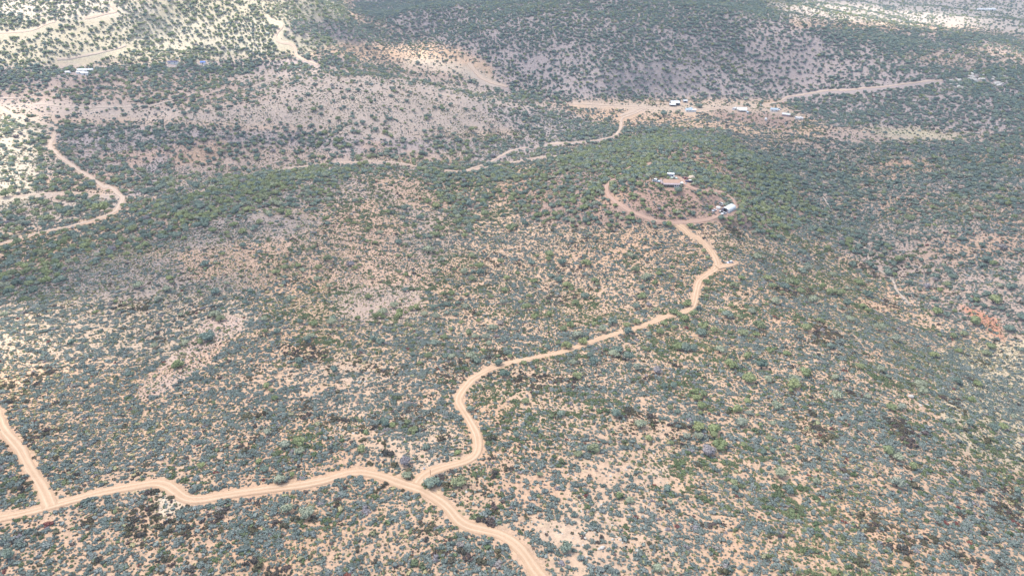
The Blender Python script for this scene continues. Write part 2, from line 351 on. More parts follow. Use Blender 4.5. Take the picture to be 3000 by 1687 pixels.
def road_mat(name, base, edge, contrast=1.0):
    m, t, b = newmat(name)
    uv = N(t, 'ShaderNodeUVMap').outputs[0]; geo = N(t, 'ShaderNodeNewGeometry').outputs['Position']
    sp = N(t, 'ShaderNodeSeparateXYZ'); t.links.new(uv, sp.inputs[0])
    cx = N(t, 'ShaderNodeCombineXYZ'); t.links.new(mathn(t, 'MULTIPLY', sp.outputs[0], .05), cx.inputs[0]); t.links.new(mathn(t, 'MULTIPLY', sp.outputs[1], 4.0), cx.inputs[1])
    st_ = noisen(t, cx.outputs[0], 1.0, 4, .6)
    # two wheel lines, pale, and a darker crown and verges
    a = mathn(t, 'ABSOLUTE', mathn(t, 'SUBTRACT', mathn(t, 'ABSOLUTE', sp.outputs[1]), .42))
    tr = mathn(t, 'SUBTRACT', 1.0, mathn(t, 'MULTIPLY', a, 3.6), True)
    f = mathn(t, 'ADD', mathn(t, 'MULTIPLY', tr, .8*contrast), mathn(t, 'MULTIPLY', mathn(t, 'SUBTRACT', st_, .5), 2.4), True)
    f2 = mathn(t, 'ADD', f, mathn(t, 'MULTIPLY', mathn(t, 'SUBTRACT', noisen(t, geo, .25, 4), .5), .8), True)
    c = mixc(t, f2, edge, base)
    c = mixc(t, .5, c, rampn(t, noisen(t, geo, 2.2, 4, .7), [(.3, (.78, .78, .78)), (.7, (1.15, 1.15, 1.15))]), 'MULTIPLY')
    t.links.new(c, b.inputs['Base Color']); return m
def leaf_mat(name, cols, var=.5):
    m, t, b = newmat(name)
    oi = N(t, 'ShaderNodeObjectInfo'); n = len(cols)
    c = rampn(t, oi.outputs['Random'], [(i/(n-1) if n > 1 else 0, q) for i, q in enumerate(cols)])
    ti = N(t, 'ShaderNodeAttribute', attribute_name='tint').outputs['Fac']
    k = N(t, 'ShaderNodeCombineColor')
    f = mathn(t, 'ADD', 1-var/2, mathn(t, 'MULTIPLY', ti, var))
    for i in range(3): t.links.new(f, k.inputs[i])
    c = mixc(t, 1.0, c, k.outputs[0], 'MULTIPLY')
    t.links.new(c, b.inputs['Base Color']); b.inputs['Specular IOR Level'].default_value = .25; b.inputs['Roughness'].default_value = .7
    return m
def plain(name, c, rough=.8, spec=.3, metal=0.0, var=.12, scale=1.5):
    m, t, b = newmat(name); tc = N(t, 'ShaderNodeTexCoord').outputs['Object']
    v = noisen(t, tc, scale, 4)
    lo = tuple(x*(1-var) for x in c); hi = tuple(min(1, x*(1+var)) for x in c)
    t.links.new(mixc(t, v, lo, hi), b.inputs['Base Color']); b.inputs['Roughness'].default_value = rough
    b.inputs['Specular IOR Level'].default_value = spec; b.inputs['Metallic'].default_value = metal; return m
def ribbed(name, c, per=3.0, depth=.25):
    m, t, b = newmat(name); tc = N(t, 'ShaderNodeTexCoord').outputs['Object']
    w_ = N(t, 'ShaderNodeTexWave'); w_.inputs['Scale'].default_value = per; w_.inputs['Distortion'].default_value = .3; t.links.new(tc, w_.inputs['Vector'])
    v = noisen(t, tc, .6, 4); c1 = mixc(t, w_.outputs['Fac'], tuple(x*(1-depth) for x in c), c)
    t.links.new(mixc(t, mathn(t, 'MULTIPLY', v, .5), c1, tuple(x*.75 for x in c)), b.inputs['Base Color'])
    b.inputs['Roughness'].default_value = .45; b.inputs['Specular IOR Level'].default_value = .4; return m
# ------------------------------------------------------------------ GROUND
GM = ground_mat()
ny, nx = XX.shape
V = np.stack([XX, YY, ZZ], -1).reshape(-1, 3)
idx = np.arange(ny*nx).reshape(ny, nx)
a = idx[:-1, :-1].ravel(); b = idx[:-1, 1:].ravel(); c = idx[1:, 1:].ravel(); d = idx[1:, :-1].ravel()
T = np.concatenate([np.stack([a, b, c], 1), np.stack([a, c, d], 1)])
me = raw_mesh('ground', V, T, GM)
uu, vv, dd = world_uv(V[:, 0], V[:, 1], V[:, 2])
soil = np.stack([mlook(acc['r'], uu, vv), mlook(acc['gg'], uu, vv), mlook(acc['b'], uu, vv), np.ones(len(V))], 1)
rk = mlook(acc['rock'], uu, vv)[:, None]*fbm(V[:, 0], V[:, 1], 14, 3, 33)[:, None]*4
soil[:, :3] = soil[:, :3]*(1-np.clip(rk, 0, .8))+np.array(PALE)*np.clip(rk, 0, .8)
og = sstep(.52, .68, fbm(V[:, 0], V[:, 1], 55, 4, 40))[:, None]*.45*(dd < 700)[:, None]
soil[:, :3] = soil[:, :3]*(1-og)+np.array(ORANGE)*og
ca = me.color_attributes.new('soil', 'FLOAT_COLOR', 'POINT'); ca.data.foreach_set('color', soil.astype(np.float32).ravel())
for p_ in ('use_smooth',): me.polygons.foreach_set(p_, np.ones(len(me.polygons), bool))
ground = link(bpy.data.objects.new('ground', me)); tag(ground, kind='structure')
# ------------------------------------------------------------------ ROADS
def z_(x0, y0, s, pts): return [(x0+a/s, y0+b/s) for a, b in pts]
E = lambda pts: z_(1000, 1120, 2.556, pts); Dz = lambda pts: z_(0, 1120, 2.556, pts)
Bz = lambda pts: z_(1000, 560, 2.576, pts); Cz = lambda pts: z_(2000, 560, 2.576, pts); Hz = lambda pts: z_(1850, 480, 6.44, pts)
Oz = lambda pts: [(a/K, b/K) for a, b in pts]; T0 = lambda pts: z_(0, 0, 2.576, pts); T1 = lambda pts: z_(1000, 0, 2.576, pts)
R_MAIN = E([(1640,1640),(1560,1530),(1450,1400),(1380,1290),(1290,1190),(1190,1130),(1080,1105),(960,1085),(880,1040),(820,960),(770,910),(700,860),(620,815),(570,780)])
R_UP = E([(560,790),(580,740),(630,690),(700,655),(800,625),(930,595),(1000,560),(1030,500),(1022,430),(1000,360),(960,290),(920,220),(880,160),(872,125),(905,65),(960,0)])+Bz([(985,1420),(1080,1365),(1200,1315),(1340,1278),(1520,1248),(1700,1205),(1850,1150),(2000,1098),(2200,1040),(2350,988),(2500,930)])+Cz([(0,918),(60,888),(88,830),(102,770),(112,715),(135,670),(185,630),(240,595),(266,560),(252,510),(225,460),(190,418),(150,380),(105,350),(45,330)])+Hz([(1060,1270),(930,1180),(830,1110)])
R_RINGL = Hz([(900,1120),(760,1105),(600,1100),(450,1075),(300,1030),(150,960),(0,915)])+Oz([(1560,515),(1538,500),(1526,482),(1528,464),(1546,450)])
R_RINGR = Hz([(860,1110),(1100,1095),(1300,1085),(1420,1062),(1560,1015),(1700,970),(1860,925),(1950,860),(1975,780),(1930,690),(1850,605),(1740,545),(1600,522),(1400,515),(1230,490),(1130,450),(1050,400),(985,350),(950,290),(880,240),(700,215)])
R_LEFT = E([(600,800),(500,770),(420,745),(330,710),(200,678),(90,668),(0,690)])+Dz([(2440,730),(2300,762),(2100,790),(1900,812),(1700,842),(1520,878),(1430,882),(1360,858),(1310,810),(1260,768),(1170,750),(1080,758),(960,785),(830,808),(700,838),(560,880),(430,905),(330,938),(200,972),(60,1002),(-160,1050)])
R_L2 = Dz([(385,925),(350,850),(300,760),(245,680),(200,590),(150,500),(90,430),(35,370),(5,310),(-30,230),(-80,120),(-140,0)])
R_VAL = T0([(-90,770),(0,815),(100,865),(200,888),(300,925),(415,965),(405,1030),(378,1100),(430,1160),(500,1215),(600,1290),(700,1350),(800,1420)])+Oz([(270,465),(292,483),(308,497),(302,515),(285,535),(240,552),(180,568),(100,585),(0,613)])
R_VAL2 = Oz([(290,492),(220,488),(150,485),(60,492),(0,498)])
R_MID = Oz([(560,450),(640,435),(720,425),(800,415),(900,408),(960,407),(1020,413),(1080,424),(1140,430),(1190,428),(1250,415),(1330,400),(1400,393),(1450,387)])
R_MID2 = Oz([(1170,430),(1220,413),(1262,392),(1300,376),(1360,368),(1420,362)])+T1([(1560,1088),(1760,1075),(1950,1055),(2060,1030),(2100,985),(2112,940),(2115,900),(2150,880),(2230,850),(2300,815)])+Oz([(1560,292),(1600,280)])
R_RANCH = Oz([(1440,262),(1500,264),(1570,267),(1650,272),(1750,276),(1850,268),(1920,264),(1960,256),(1990,242),(2060,231),(2150,225),(2230,218),(2300,209),(2370,203)])
R_RAN2 = Oz([(1925,262),(1960,282),(1990,292),(2020,298)])
R_T1 = T0([(-90,255),(0,250),(120,243),(200,235),(270,220),(330,190),(420,160)])
R_T2 = T0([(640,140),(740,120),(850,95),(882,85),(860,62),(835,40)])
R_T3 = T0([(2010,120),(2060,155),(2125,180),(2128,205),(2090,250),(2078,285),(2115,320),(2200,338),(2232,370),(2235,415),(2290,450),(2350,472),(2400,492)])
R_TR1 = T0([(150,790),(440,803),(700,815),(1000,805),(1150,798),(1300,760),(1460,715)])
R_TR2 = T0([(0,745),(200,735),(330,690),(520,640)])
R_TR3 = T0([(1850,685),(1980,630),(2110,578)])
R_TR4 = T0([(430,450),(600,430),(760,398),(850,380),(950,345)])
R_SPUR = Cz([(262,580),(330,570),(405,545)])
R_TR5 = Oz([(1550,446),(1580,425),(1600,415)])+T1([(2280,1270),(2330,1230)])
WASH = Oz([(2040,455),(2065,490),(2085,520),(2080,560),(2110,590),(2170,620),(2190,660),(2240,700),(2255,730),(2290,770)])
WASH2 = T1([(960,480),(1010,540),(1060,590),(1130,620),(1190,640),(1250,660)])
ROAD_PTS = []
def road(name, pts, wd, mat, off=.12, jit=.12):
    P = [np.array(q) for q in pts]
    xy = np.array(hit([p[0] for p in P], [p[1] for p in P]))[:2].T
    # Catmull-Rom through the points on the ground
    n = len(xy); out = []
    for i in range(n-1):
        p0 = xy[max(i-1, 0)]; p1 = xy[i]; p2 = xy[i+1]; p3 = xy[min(i+2, n-1)]
        seg = max(2, int(np.hypot(*(p2-p1))/1.6))
        for k in range(seg):
            t = k/seg; out.append(.5*((2*p1)+(-p0+p2)*t+(2*p0-5*p1+4*p2-p3)*t*t+(-p0+3*p1-3*p2+p3)*t**3))
    out.append(xy[-1]); C_ = np.array(out)
    for _ in range(3): C_[1:-1] = (C_[:-2]+2*C_[1:-1]+C_[2:])/4
    d = np.gradient(C_, axis=0); d /= np.maximum(np.hypot(d[:, 0], d[:, 1])[:, None], 1e-6); nr = np.stack([-d[:, 1], d[:, 0]], 1)
    s = np.r_[0, np.cumsum(np.hypot(*np.diff(C_, axis=0).T))]
    wl = wd/2*(1+jit*2*(fbm(s, s*0, 9, 3, len(name))-.5)*2); wr = wd/2*(1+jit*2*(fbm(s, s*0+50, 9, 3, 5)-.5)*2)
    cr = [-1.12, -1, -.6, -.2, .2, .6, 1, 1.12]; vs = []; uvx = []
    zc = height(C_[:, 0], C_[:, 1])
    for q in cr:
        ww = np.where(q < 0, wl, wr); p = C_+nr*(q*ww)[:, None]
        z = height(p[:, 0], p[:, 1])
        z = z+(-.25 if abs(q) > 1 else off); vs.append(np.c_[p, z]); uvx.append(np.c_[s, np.full(len(s), q)])
    m = len(C_); vs = np.stack(vs, 1); uvx = np.stack(uvx, 1); kk = len(cr)
    ii = np.arange(m*kk).reshape(m, kk)
    fc = np.stack([ii[:-1, :-1], ii[:-1, 1:], ii[1:, 1:], ii[1:, :-1]], -1).reshape(-1, 4)[:, ::-1]
    me = raw_mesh(name, vs.reshape(-1, 3), fc, mat)
    ul = me.uv_layers.new(name='UVMap'); li = fc.ravel(); ul.data.foreach_set('uv', uvx.reshape(-1, 2)[li].astype(np.float32).ravel())
    me.polygons.foreach_set('use_smooth', np.ones(len(me.polygons), bool))
    o = link(bpy.data.objects.new(name, me)); tag(o, kind='structure')
    ROAD_PTS.append((C_, wd)); return o
RM = road_mat('graded_dirt', (.66,.465,.315), (.50,.33,.21)); RM2 = road_mat('pale_dirt', (.60,.47,.36), (.50,.37,.28)); RM3 = road_mat('red_dirt', (.50,.34,.26), (.42,.27,.20)); RMt = road_mat('two_track', (.50,.40,.32), (.44,.35,.28))
for nm, p, wd, m in [('dirt_road',R_MAIN,4.2,RM),('dirt_road',R_UP,3.9,RM),('dirt_road',R_LEFT,3.9,RM),('dirt_road',R_L2,3.9,RM),('dirt_road',R_RINGL,2.9,RM3),('dirt_road',R_RINGR,3.1,RM3),
    ('dirt_road',R_VAL,3.6,RM2),('dirt_road',R_VAL2,2.6,RM2),('dirt_road',R_MID,3.0,RM2),('dirt_road',R_MID2,3.2,RM2),('dirt_road',R_RANCH,3.6,RM2),('dirt_road',R_RAN2,4.2,RM2),
    ('dirt_road',R_T1,4,RM2),('dirt_road',R_T2,4.5,RM2),('dirt_road',R_T3,4.2,RM2),('track',R_TR1,2.2,RMt),('track',R_TR2,2.2,RMt),('track',R_TR3,2.2,RMt),('track',R_TR4,2.6,RMt),('track',R_SPUR,3.2,RM),('track',R_TR5,2.4,RM3),
    ('dry_wash',WASH,1.5,RMt),('dry_wash',WASH2,5,RM2)]:
    road(nm, p, wd, m, off=.12+.02*len(ROAD_PTS) if True else 0, jit=.2 if nm == 'dirt_road' else .35)
# keep-out mask, 1 m cells
MX0, MY0, MXN, MYN = -1500, 60, 3000, 2000
KEEP = np.zeros((MYN, MXN), bool)
def stamp(x, y, r):
    x0 = int(math.floor(x-r-MX0)); x1 = int(math.ceil(x+r-MX0)); y0 = int(math.floor(y-r-MY0)); y1 = int(math.ceil(y+r-MY0))
    if x1 < 0 or y1 < 0 or x0 >= MXN or y0 >= MYN: return
    x0 = max(x0, 0); y0 = max(y0, 0)
    yy_, xx_ = np.mgrid[y0:y1+1, x0:x1+1]; m = np.hypot(xx_+.5+MX0-x, yy_+.5+MY0-y) <= r
    s = KEEP[y0:y1+1, x0:x1+1]; m = m[:s.shape[0], :s.shape[1]]; s |= m
for C_, wd in ROAD_PTS:
    for q in C_[::1]:
        if wd < 2: stamp(q[0], q[1], .35); continue
        stamp(q[0], q[1], wd/2+(1.0 if math.hypot(q[0], q[1]) > 350 else .5)); dq = math.hypot(q[0], q[1])
        if dq > 480 and wd > 2.5:      # the verge on the downhill side is kept mown of tall growth
            for k in (1, 2, 3): e = k*min(6, dq/130)*.5; stamp(q[0]*(1-e/dq), q[1]*(1-e/dq), wd/2+.2)
# ==================================================================== FORMS
def ico(sub):
    bm = bmesh.new(); bmesh.ops.create_icosphere(bm, subdivisions=sub, radius=1.0)
    v = np.array([p.co[:] for p in bm.verts]); f = np.array([[q.index for q in p.verts] for p in bm.faces]); bm.free(); return v, f
ICO1 = ico(1); ICO2 = ico(2)
def bush_arrays(seed, nl, h, lr, quads, qs, spread=1.0, stretch=1.0, base=.1, core=.8):
    r = np.random.default_rng(seed); C_ = []; R_ = []
    for i in range(nl):
        a = r.uniform(0, 2*math.pi); q = math.sqrt(r.uniform(0, 1))*(1-lr*.8)*spread
        e = 1-(q/max(1e-3, spread))**2
        C_.append((math.cos(a)*q*stretch, math.sin(a)*q, base+h*(.30+.38*e*r.uniform(.5, 1.0)))); R_.append(lr*r.uniform(.75, 1.15))
    C_ = np.array(C_); R_ = np.array(R_); sq = min(1.0, h/(lr*2)*.95)
    vs = []; fs = []; tn = []; n0 = 0
    for c_, rr in zip(C_, R_):
        v, f = ICO1; v = v*(1+.18*(r.random((len(v), 1))-.5)*2)*rr*core; v = v*np.array([1.05, 1.05, sq])+c_
        v[:, 2] = np.maximum(v[:, 2], 0.0)
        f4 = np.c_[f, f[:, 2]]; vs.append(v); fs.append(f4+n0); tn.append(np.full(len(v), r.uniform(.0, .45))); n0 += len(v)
    per = quads//nl
    for c_, rr in zip(C_, R_):
        lt = r.uniform(.25, .75)
        d = r.normal(size=(per*2, 3)); d /= np.linalg.norm(d, axis=1)[:, None]; d = d[d[:, 2] > -.45][:per]
        p = c_+d*rr*np.array([1.05, 1.05, sq])*r.uniform(.86, 1.10, (len(d), 1))
        keep = np.ones(len(p), bool)
        for c2, r2 in zip(C_, R_): keep &= ~((np.linalg.norm((p-c2)/np.array([1.05, 1.05, sq]), axis=1) < r2*.78))
        p = p[keep]; d = d[keep]
        if not len(p): continue
        nn = d+r.normal(size=d.shape)*.55; nn /= np.linalg.norm(nn, axis=1)[:, None]
        t1 = np.cross(nn, r.normal(size=nn.shape)); t1 /= np.linalg.norm(t1, axis=1)[:, None]; t2 = np.cross(nn, t1)
        s = qs*r.uniform(.6, 1.25, (len(p), 1)); s2 = s*r.uniform(.5, .9, (len(p), 1))
        q = np.stack([p-t1*s-t2*s2*.5, p+t1*s*.3-t2*s2, p+t1*s+t2*s2*.4, p-t1*s*.2+t2*s2], 1)
        q[:, :, 2] = np.maximum(q[:, :, 2], 0.01)
        vs.append(q.reshape(-1, 3)); k = len(p); fs.append(np.arange(4*k).reshape(k, 4)+n0)
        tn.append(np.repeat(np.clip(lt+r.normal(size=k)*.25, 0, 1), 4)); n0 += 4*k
    V_ = np.concatenate(vs); F_ = np.concatenate(fs); return V_, F_, np.concatenate(tn)
def bush_mesh(name, arr, mat):
    V_, F_, t = arr; me = bpy.data.meshes.new(name)
    me.from_pydata(V_.tolist(), [], [list(f[:3]) if f[2] == f[3] else list(f) for f in F_.tolist()]); me.materials.append(mat)
    a = me.attributes.new('tint', 'FLOAT', 'POINT'); a.data.foreach_set('value', t.astype(np.float32)); me.update(); return me
def trunk_mesh(seed, mat, h=.8):
    r = random.Random(seed); bm = bmesh.new()
    def limb(p, q, r0, r1, seg=6):
        d = (q-p); n = d.normalized(); u = n.orthogonal().normalized(); w_ = n.cross(u); rings = []
        for k in range(4):
            t = k/3; c_ = p+d*t+Vector((r.uniform(-1, 1), r.uniform(-1, 1), 0))*.02; rad = r0+(r1-r0)*t
            rings.append([bm.verts.new(c_+(u*math.cos(a)+w_*math.sin(a))*rad) for a in [2*math.pi*i/seg for i in range(seg)]])
        for A, B in zip(rings, rings[1:]):
            for i in range(seg): bm.faces.new((A[i], A[(i+1) % seg], B[(i+1) % seg], B[i]))
        bm.faces.new(rings[-1]); bm.faces.new(rings[0][::-1])
    limb(Vector((0, 0, -.15)), Vector((.02, .01, .32)), .10, .07)
    for k in range(5):
        a = k*1.26+r.uniform(-.3, .3); limb(Vector((.02, .01, .28)), Vector((math.cos(a)*.42, math.sin(a)*.42, h*r.uniform(.65, .95))), .05, .015, 5)
    me = bpy.data.meshes.new('trunk'); bm.to_mesh(me); bm.free(); me.materials.append(mat); return me
GREEN = leaf_mat('juniper_foliage', [(.240,.280,.130),(.310,.345,.150),(.270,.305,.155),(.350,.370,.165),(.310,.325,.185),(.220,.260,.120)])
GREEN2 = leaf_mat('hazy_blue_green_juniper_foliage', [(.185,.240,.185),(.240,.295,.225),(.200,.255,.210),(.285,.330,.250),(.160,.215,.165)])  # blue-green juniper colour with distance haze and shadow put into it
PALEG = leaf_mat('pale_oak_foliage', [(.350,.375,.250),(.400,.410,.270),(.330,.350,.265)])
BLUEG = leaf_mat('grey_scrub_foliage', [(.220,.260,.225),(.290,.325,.285),(.160,.200,.170),(.325,.350,.320),(.185,.230,.190),(.265,.290,.245)])
SGRN = leaf_mat('green_scrub_foliage', [(.135,.180,.085),(.180,.225,.100),(.205,.230,.115),(.150,.180,.095)])
DARKB = leaf_mat('dark_brown_scrub_foliage', [(0.128,0.105,0.068),(0.162,0.145,0.076),(0.102,0.093,0.076),(0.145,0.102,0.088)])
DEAD = leaf_mat('bare_grey_twigs', [(0.380,0.333,0.310),(0.333,0.299,0.310),(0.414,0.356,0.299)])
REDB = leaf_mat('red_scrub_foliage', [(0.280,0.098,0.070),(0.210,0.084,0.070)])
STRAW = leaf_mat('straw_tufts', [(0.480,0.396,0.204),(0.396,0.348,0.180),(0.360,0.360,0.192),(0.288,0.264,0.156)])
BARK = plain('bark', (.14,.11,.09), .95)
TREE_F = [bush_arrays(100+i, 15, 1.25, .40, 620, .105, .95, 1.0, .12) for i in range(4)]
TREE_F += [bush_arrays(120+i, 9, 1.15, .46, 420, .11, .7, 1.25, .12) for i in range(2)]
SHR_F = [bush_arrays(200, 7, .62, .42, 230, .15, .95, 1.0, .02), bush_arrays(201, 9, .52, .36, 250, .14, .95, 1.55, .02), bush_arrays(202, 5, .66, .50, 190, .16, .8, 1.1, .02), bush_arrays(203, 12, .46, .30, 280, .12, 1.1, 1.35, .02), bush_arrays(204, 8, .55, .34, 230, .14, 1.15, 1.0, .02)]
SMALL_F = [bush_arrays(300, 3, .7, .6, 60, .28, .6, 1, 0), bush_arrays(301, 2, .8, .7, 50, .3, .5, 1, 0)]
TMATS = [GREEN, GREEN2, PALEG, DEAD]; SMATS = [BLUEG, SGRN, DARKB, DEAD, REDB]
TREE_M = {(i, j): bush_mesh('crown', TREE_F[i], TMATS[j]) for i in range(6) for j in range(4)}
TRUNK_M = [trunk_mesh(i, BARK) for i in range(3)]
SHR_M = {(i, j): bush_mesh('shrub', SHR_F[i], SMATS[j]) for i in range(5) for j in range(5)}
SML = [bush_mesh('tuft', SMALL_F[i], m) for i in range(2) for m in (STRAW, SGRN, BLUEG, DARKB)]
def rock_mesh(seed, mat, flat=.6):
    r = np.random.default_rng(seed); v, f = ICO2; k = r.normal(size=(7, 3)); k /= np.linalg.norm(k, axis=1)[:, None]
    v = v.copy()
    for q in k: # cut facets
        dd_ = v@q; lim = r.uniform(.55, .85); v -= np.where(dd_ > lim, dd_-lim, 0)[:, None]*q
    v *= np.array([1.1, .85, flat]); v += r.normal(size=v.shape)*.02
    me = bpy.data.meshes.new('boulder'); me.from_pydata(v.tolist(), [], f.tolist()); me.materials.append(mat); return me
ROCKM = plain('pale_limestone', (.52,.48,.42), .9, .1, var=.25, scale=2.0)
ROCKS = [rock_mesh(i, ROCKM) for i in range(4)]
def proto_collection(name, meshes):
    c = bpy.data.collections.new(name)
    for i, m in enumerate(meshes):
        o = bpy.data.objects.new('%s_form_%03d' % (name, i), m); c.objects.link(o)
    return c
def scatter(name, pts, scl, rot, var, coll, label):
    me = bpy.data.meshes.new(name); n = len(pts)
    me.vertices.add(n); me.vertices.foreach_set('co', np.asarray(pts, np.float32).ravel())
    for nm, ty, dat, key in (('scl', 'FLOAT_VECTOR', scl, 'vector'), ('rot', 'FLOAT_VECTOR', rot, 'vector'), ('var', 'INT', var, 'value')):
        at_ = me.attributes.new(nm, ty, 'POINT'); at_.data.foreach_set(key, np.asarray(dat, np.float32 if ty != 'INT' else np.int32).ravel())
    o = link(bpy.data.objects.new(name, me))
    g = bpy.data.node_groups.new(name, 'GeometryNodeTree')
    g.interface.new_socket('Geometry', in_out='INPUT', socket_type='NodeSocketGeometry'); g.interface.new_socket('Geometry', in_out='OUTPUT', socket_type='NodeSocketGeometry')
    gi = g.nodes.new('NodeGroupInput'); go = g.nodes.new('NodeGroupOutput'); ip = g.nodes.new('GeometryNodeInstanceOnPoints'); ci = g.nodes.new('GeometryNodeCollectionInfo')
    ci.inputs['Collection'].default_value = coll; ci.inputs['Separate Children'].default_value = True; ci.inputs['Reset Children'].default_value = True
    def attr(nm, ty): q = g.nodes.new('GeometryNodeInputNamedAttribute'); q.data_type = ty; q.inputs['Name'].default_value = nm; return q.outputs[0]
    g.links.new(gi.outputs[0], ip.inputs['Points']); g.links.new(ci.outputs[0], ip.inputs['Instance']); ip.inputs['Pick Instance'].default_value = True
    g.links.new(attr('var', 'INT'), ip.inputs['Instance Index']); g.links.new(attr('rot', 'FLOAT_VECTOR'), ip.inputs['Rotation']); g.links.new(attr('scl', 'FLOAT_VECTOR'), ip.inputs['Scale'])
    g.links.new(ip.outputs[0], go.inputs[0])
    md = o.modifiers.new('scatter', 'NODES'); md.node_group = g
    tag(o, label, kind='stuff'); return o
# ==================================================================== TREES read off the photograph, each where it stands
# (x, y, width) in a magnified strip; suffix kind: 0 green 1 shaded green 2 pale 3 bare grey 5 dark brown shrub 6 red shrub 7 green shrub
TA = """1570,1090,108 1512,1140,50 1405,1140,68,2 1372,1160,30 1340,1300,88 1668,962,66 1625,930,76,2 1598,1010,36,1 1650,1035,40,2 1418,1098,20 1370,1222,32 1395,1228,28,1 1490,1193,28 1733,1045,26 2000,960,52,2 2023,1003,34 2000,1055,48 2238,1312,44 2370,1000,66 2500,985,76,2 2475,505,62 1838,410,52 1830,305,56 1724,343,42 1715,315,48 2365,140,52 2265,172,36 2183,175,50 1495,258,76 1607,292,60 2052,245,46 2110,255,32 1965,228,60 1777,250,50 655,410,88 785,467,42 500,433,36 437,505,80 330,465,70 345,600,60 460,565,70 240,670,78 85,735,70 60,632,74 130,768,40 385,610,46 35,932,60,2 988,820,42 942,845,40 877,830,38 727,912,46 1280,655,54 1300,685,42 1053,710,70,2 1258,738,60,2 1190,810,60,2 1545,545,62 1540,478,32 1425,428,44 1507,755,36 1522,782,32 1685,472,42,2 2285,600,56,2 2250,560,50 2395,660,56,2 2490,718,54,2 2370,750,46,2 2148,535,46 2155,575,56 2080,610,60 2030,555,42 55,190,40 170,150,68 385,122,52 460,135,50 605,122,60 670,130,46 345,85,72 540,60,46 280,142,42 160,205,62 210,240,52 370,205,82 325,315,46 790,120,92 683,200,42 740,222,42 835,190,46 735,85,42 145,380,72 140,70,46 45,22,78 325,28,32 640,20,46 425,95,42"""
TB = """1280,275,76 1485,180,56 1030,205,52 595,195,56 740,235,46 550,255,34 762,285,52 462,318,34 350,155,52 870,235,64 722,325,60 712,280,42 100,240,38 660,75,52 965,90,80,1 1605,165,50 1080,170,70 485,120,60 720,110,70 660,440,90,2 435,490,46,2 515,490,50,2 700,600,56,2 853,590,48 1040,560,64 1045,610,64 985,485,60 990,660,56 1245,650,58 1205,530,60 1330,620,46 1635,665,64 1700,710,68 1740,740,50 1570,470,72 1660,530,70 1910,675,60 2280,655,56,2 2400,595,46 2215,590,60 2365,690,56 2490,645,46 2275,790,72 1840,790,70 1765,840,62 1420,790,52 1355,835,42,2 1235,745,52 1130,795,50 1110,775,40 835,765,54 772,775,52 825,810,40 945,780,46,2 1220,835,54,2 930,870,56,2 695,870,56 530,882,56 565,876,58 400,860,66,2 320,905,76,2 260,940,60 318,948,50,2 437,910,60 440,935,70 625,925,56,2 712,945,60,2 490,915,38,3 230,905,40 225,862,24 300,870,32 125,955,50 800,920,52 490,630,50,2 355,705,32 235,650,46 205,795,56 195,375,42,3 480,265,40,3 682,265,36,3 440,610,44,3 455,720,40,3 72,550,54,3 105,578,48,2 705,1140,70 1070,1198,50 655,1240,62 590,1293,48 1030,1275,60 1187,1285,76 840,1245,66,2 907,990,46 1150,1030,82,2 1198,990,52,3 1090,1100,62,2 1115,1145,60,2 1010,1095,58,2 1375,1297,52 1275,1245,46 1555,1175,52 1630,1145,46,2 1700,1165,72 1745,1290,60,2 1785,1385,72 1872,1238,56 1785,1080,90,2 1825,1130,70 1730,1010,62 1645,1000,36 1910,1000,52 1975,1040,76,2 2045,985,76 2150,1005,56 2225,985,54 2220,870,62 2325,1015,40 2315,1075,60 2430,1000,62 2510,1025,54 2505,905,64 2375,895,60 2405,1060,60 2170,1245,86 2165,1195,50 2295,1190,56 2550,1170,82 2235,1325,64,2 2250,1405,42 2385,1345,70,3 1460,945,56 1845,545,70 1440,540,70 830,1040,46,2 1040,975,50,2 85,840,36 40,1025,26 98,1057,24 400,1050,42,2 520,1010,42,2 565,1085,42,2"""
TC = """1705,200,80 1620,240,62 895,605,66 940,575,60,2 1550,615,70 640,650,62 385,710,62 440,655,52 680,712,66 765,720,70 590,740,46 965,728,44 1050,715,60 890,750,60 750,765,50 800,685,70 840,695,70 1325,685,72 1100,755,70 1150,760,70 1390,775,72 1130,635,60,2 1630,515,76 1290,560,42 700,830,66,2 360,860,50,2 300,905,66 520,905,60,2 425,950,56 630,852,40 235,1048,56 450,1065,76 550,1080,60 570,1012,86 350,1065,46 155,1015,76 135,1065,84 840,965,40 935,1027,80 1030,975,52 1260,965,66,2 1235,845,80 1395,900,52 1355,865,52 985,820,80,2 1480,1030,76,2 1600,1110,86,2 1915,905,76 2195,970,100 2340,820,94 2035,1090,60 2120,1075,60 2320,1165,66 2280,1220,66 1895,1232,62 2083,1203,52 1115,1170,70 1330,1320,60 780,1225,60 480,1240,72 275,1195,84,2 590,1310,96 345,1290,80 380,1320,62 490,1405,104 640,1415,80,2 830,1420,98,2 880,1298,42 915,1362,90 1490,1345,66,2 1730,1332,46 1985,700,60 2290,520,70 2340,545,60 175,735,50 180,680,56 178,790,44 80,920,78 20,960,62 30,845,62 185,500,46 155,450,50 560,495,66,2 575,605,42 425,150,36 1840,715,60,3"""
TD = """2030,55,42 2060,115,50 2135,455,86,2 2250,435,92 2245,505,70,2 2000,365,70,2 1508,618,58 1703,470,46 1945,587,56 1982,645,62 2100,720,96,2 2190,685,50 2220,580,36 2160,935,98,2 2297,965,112,2 1600,150,40,2 1995,20,64"""
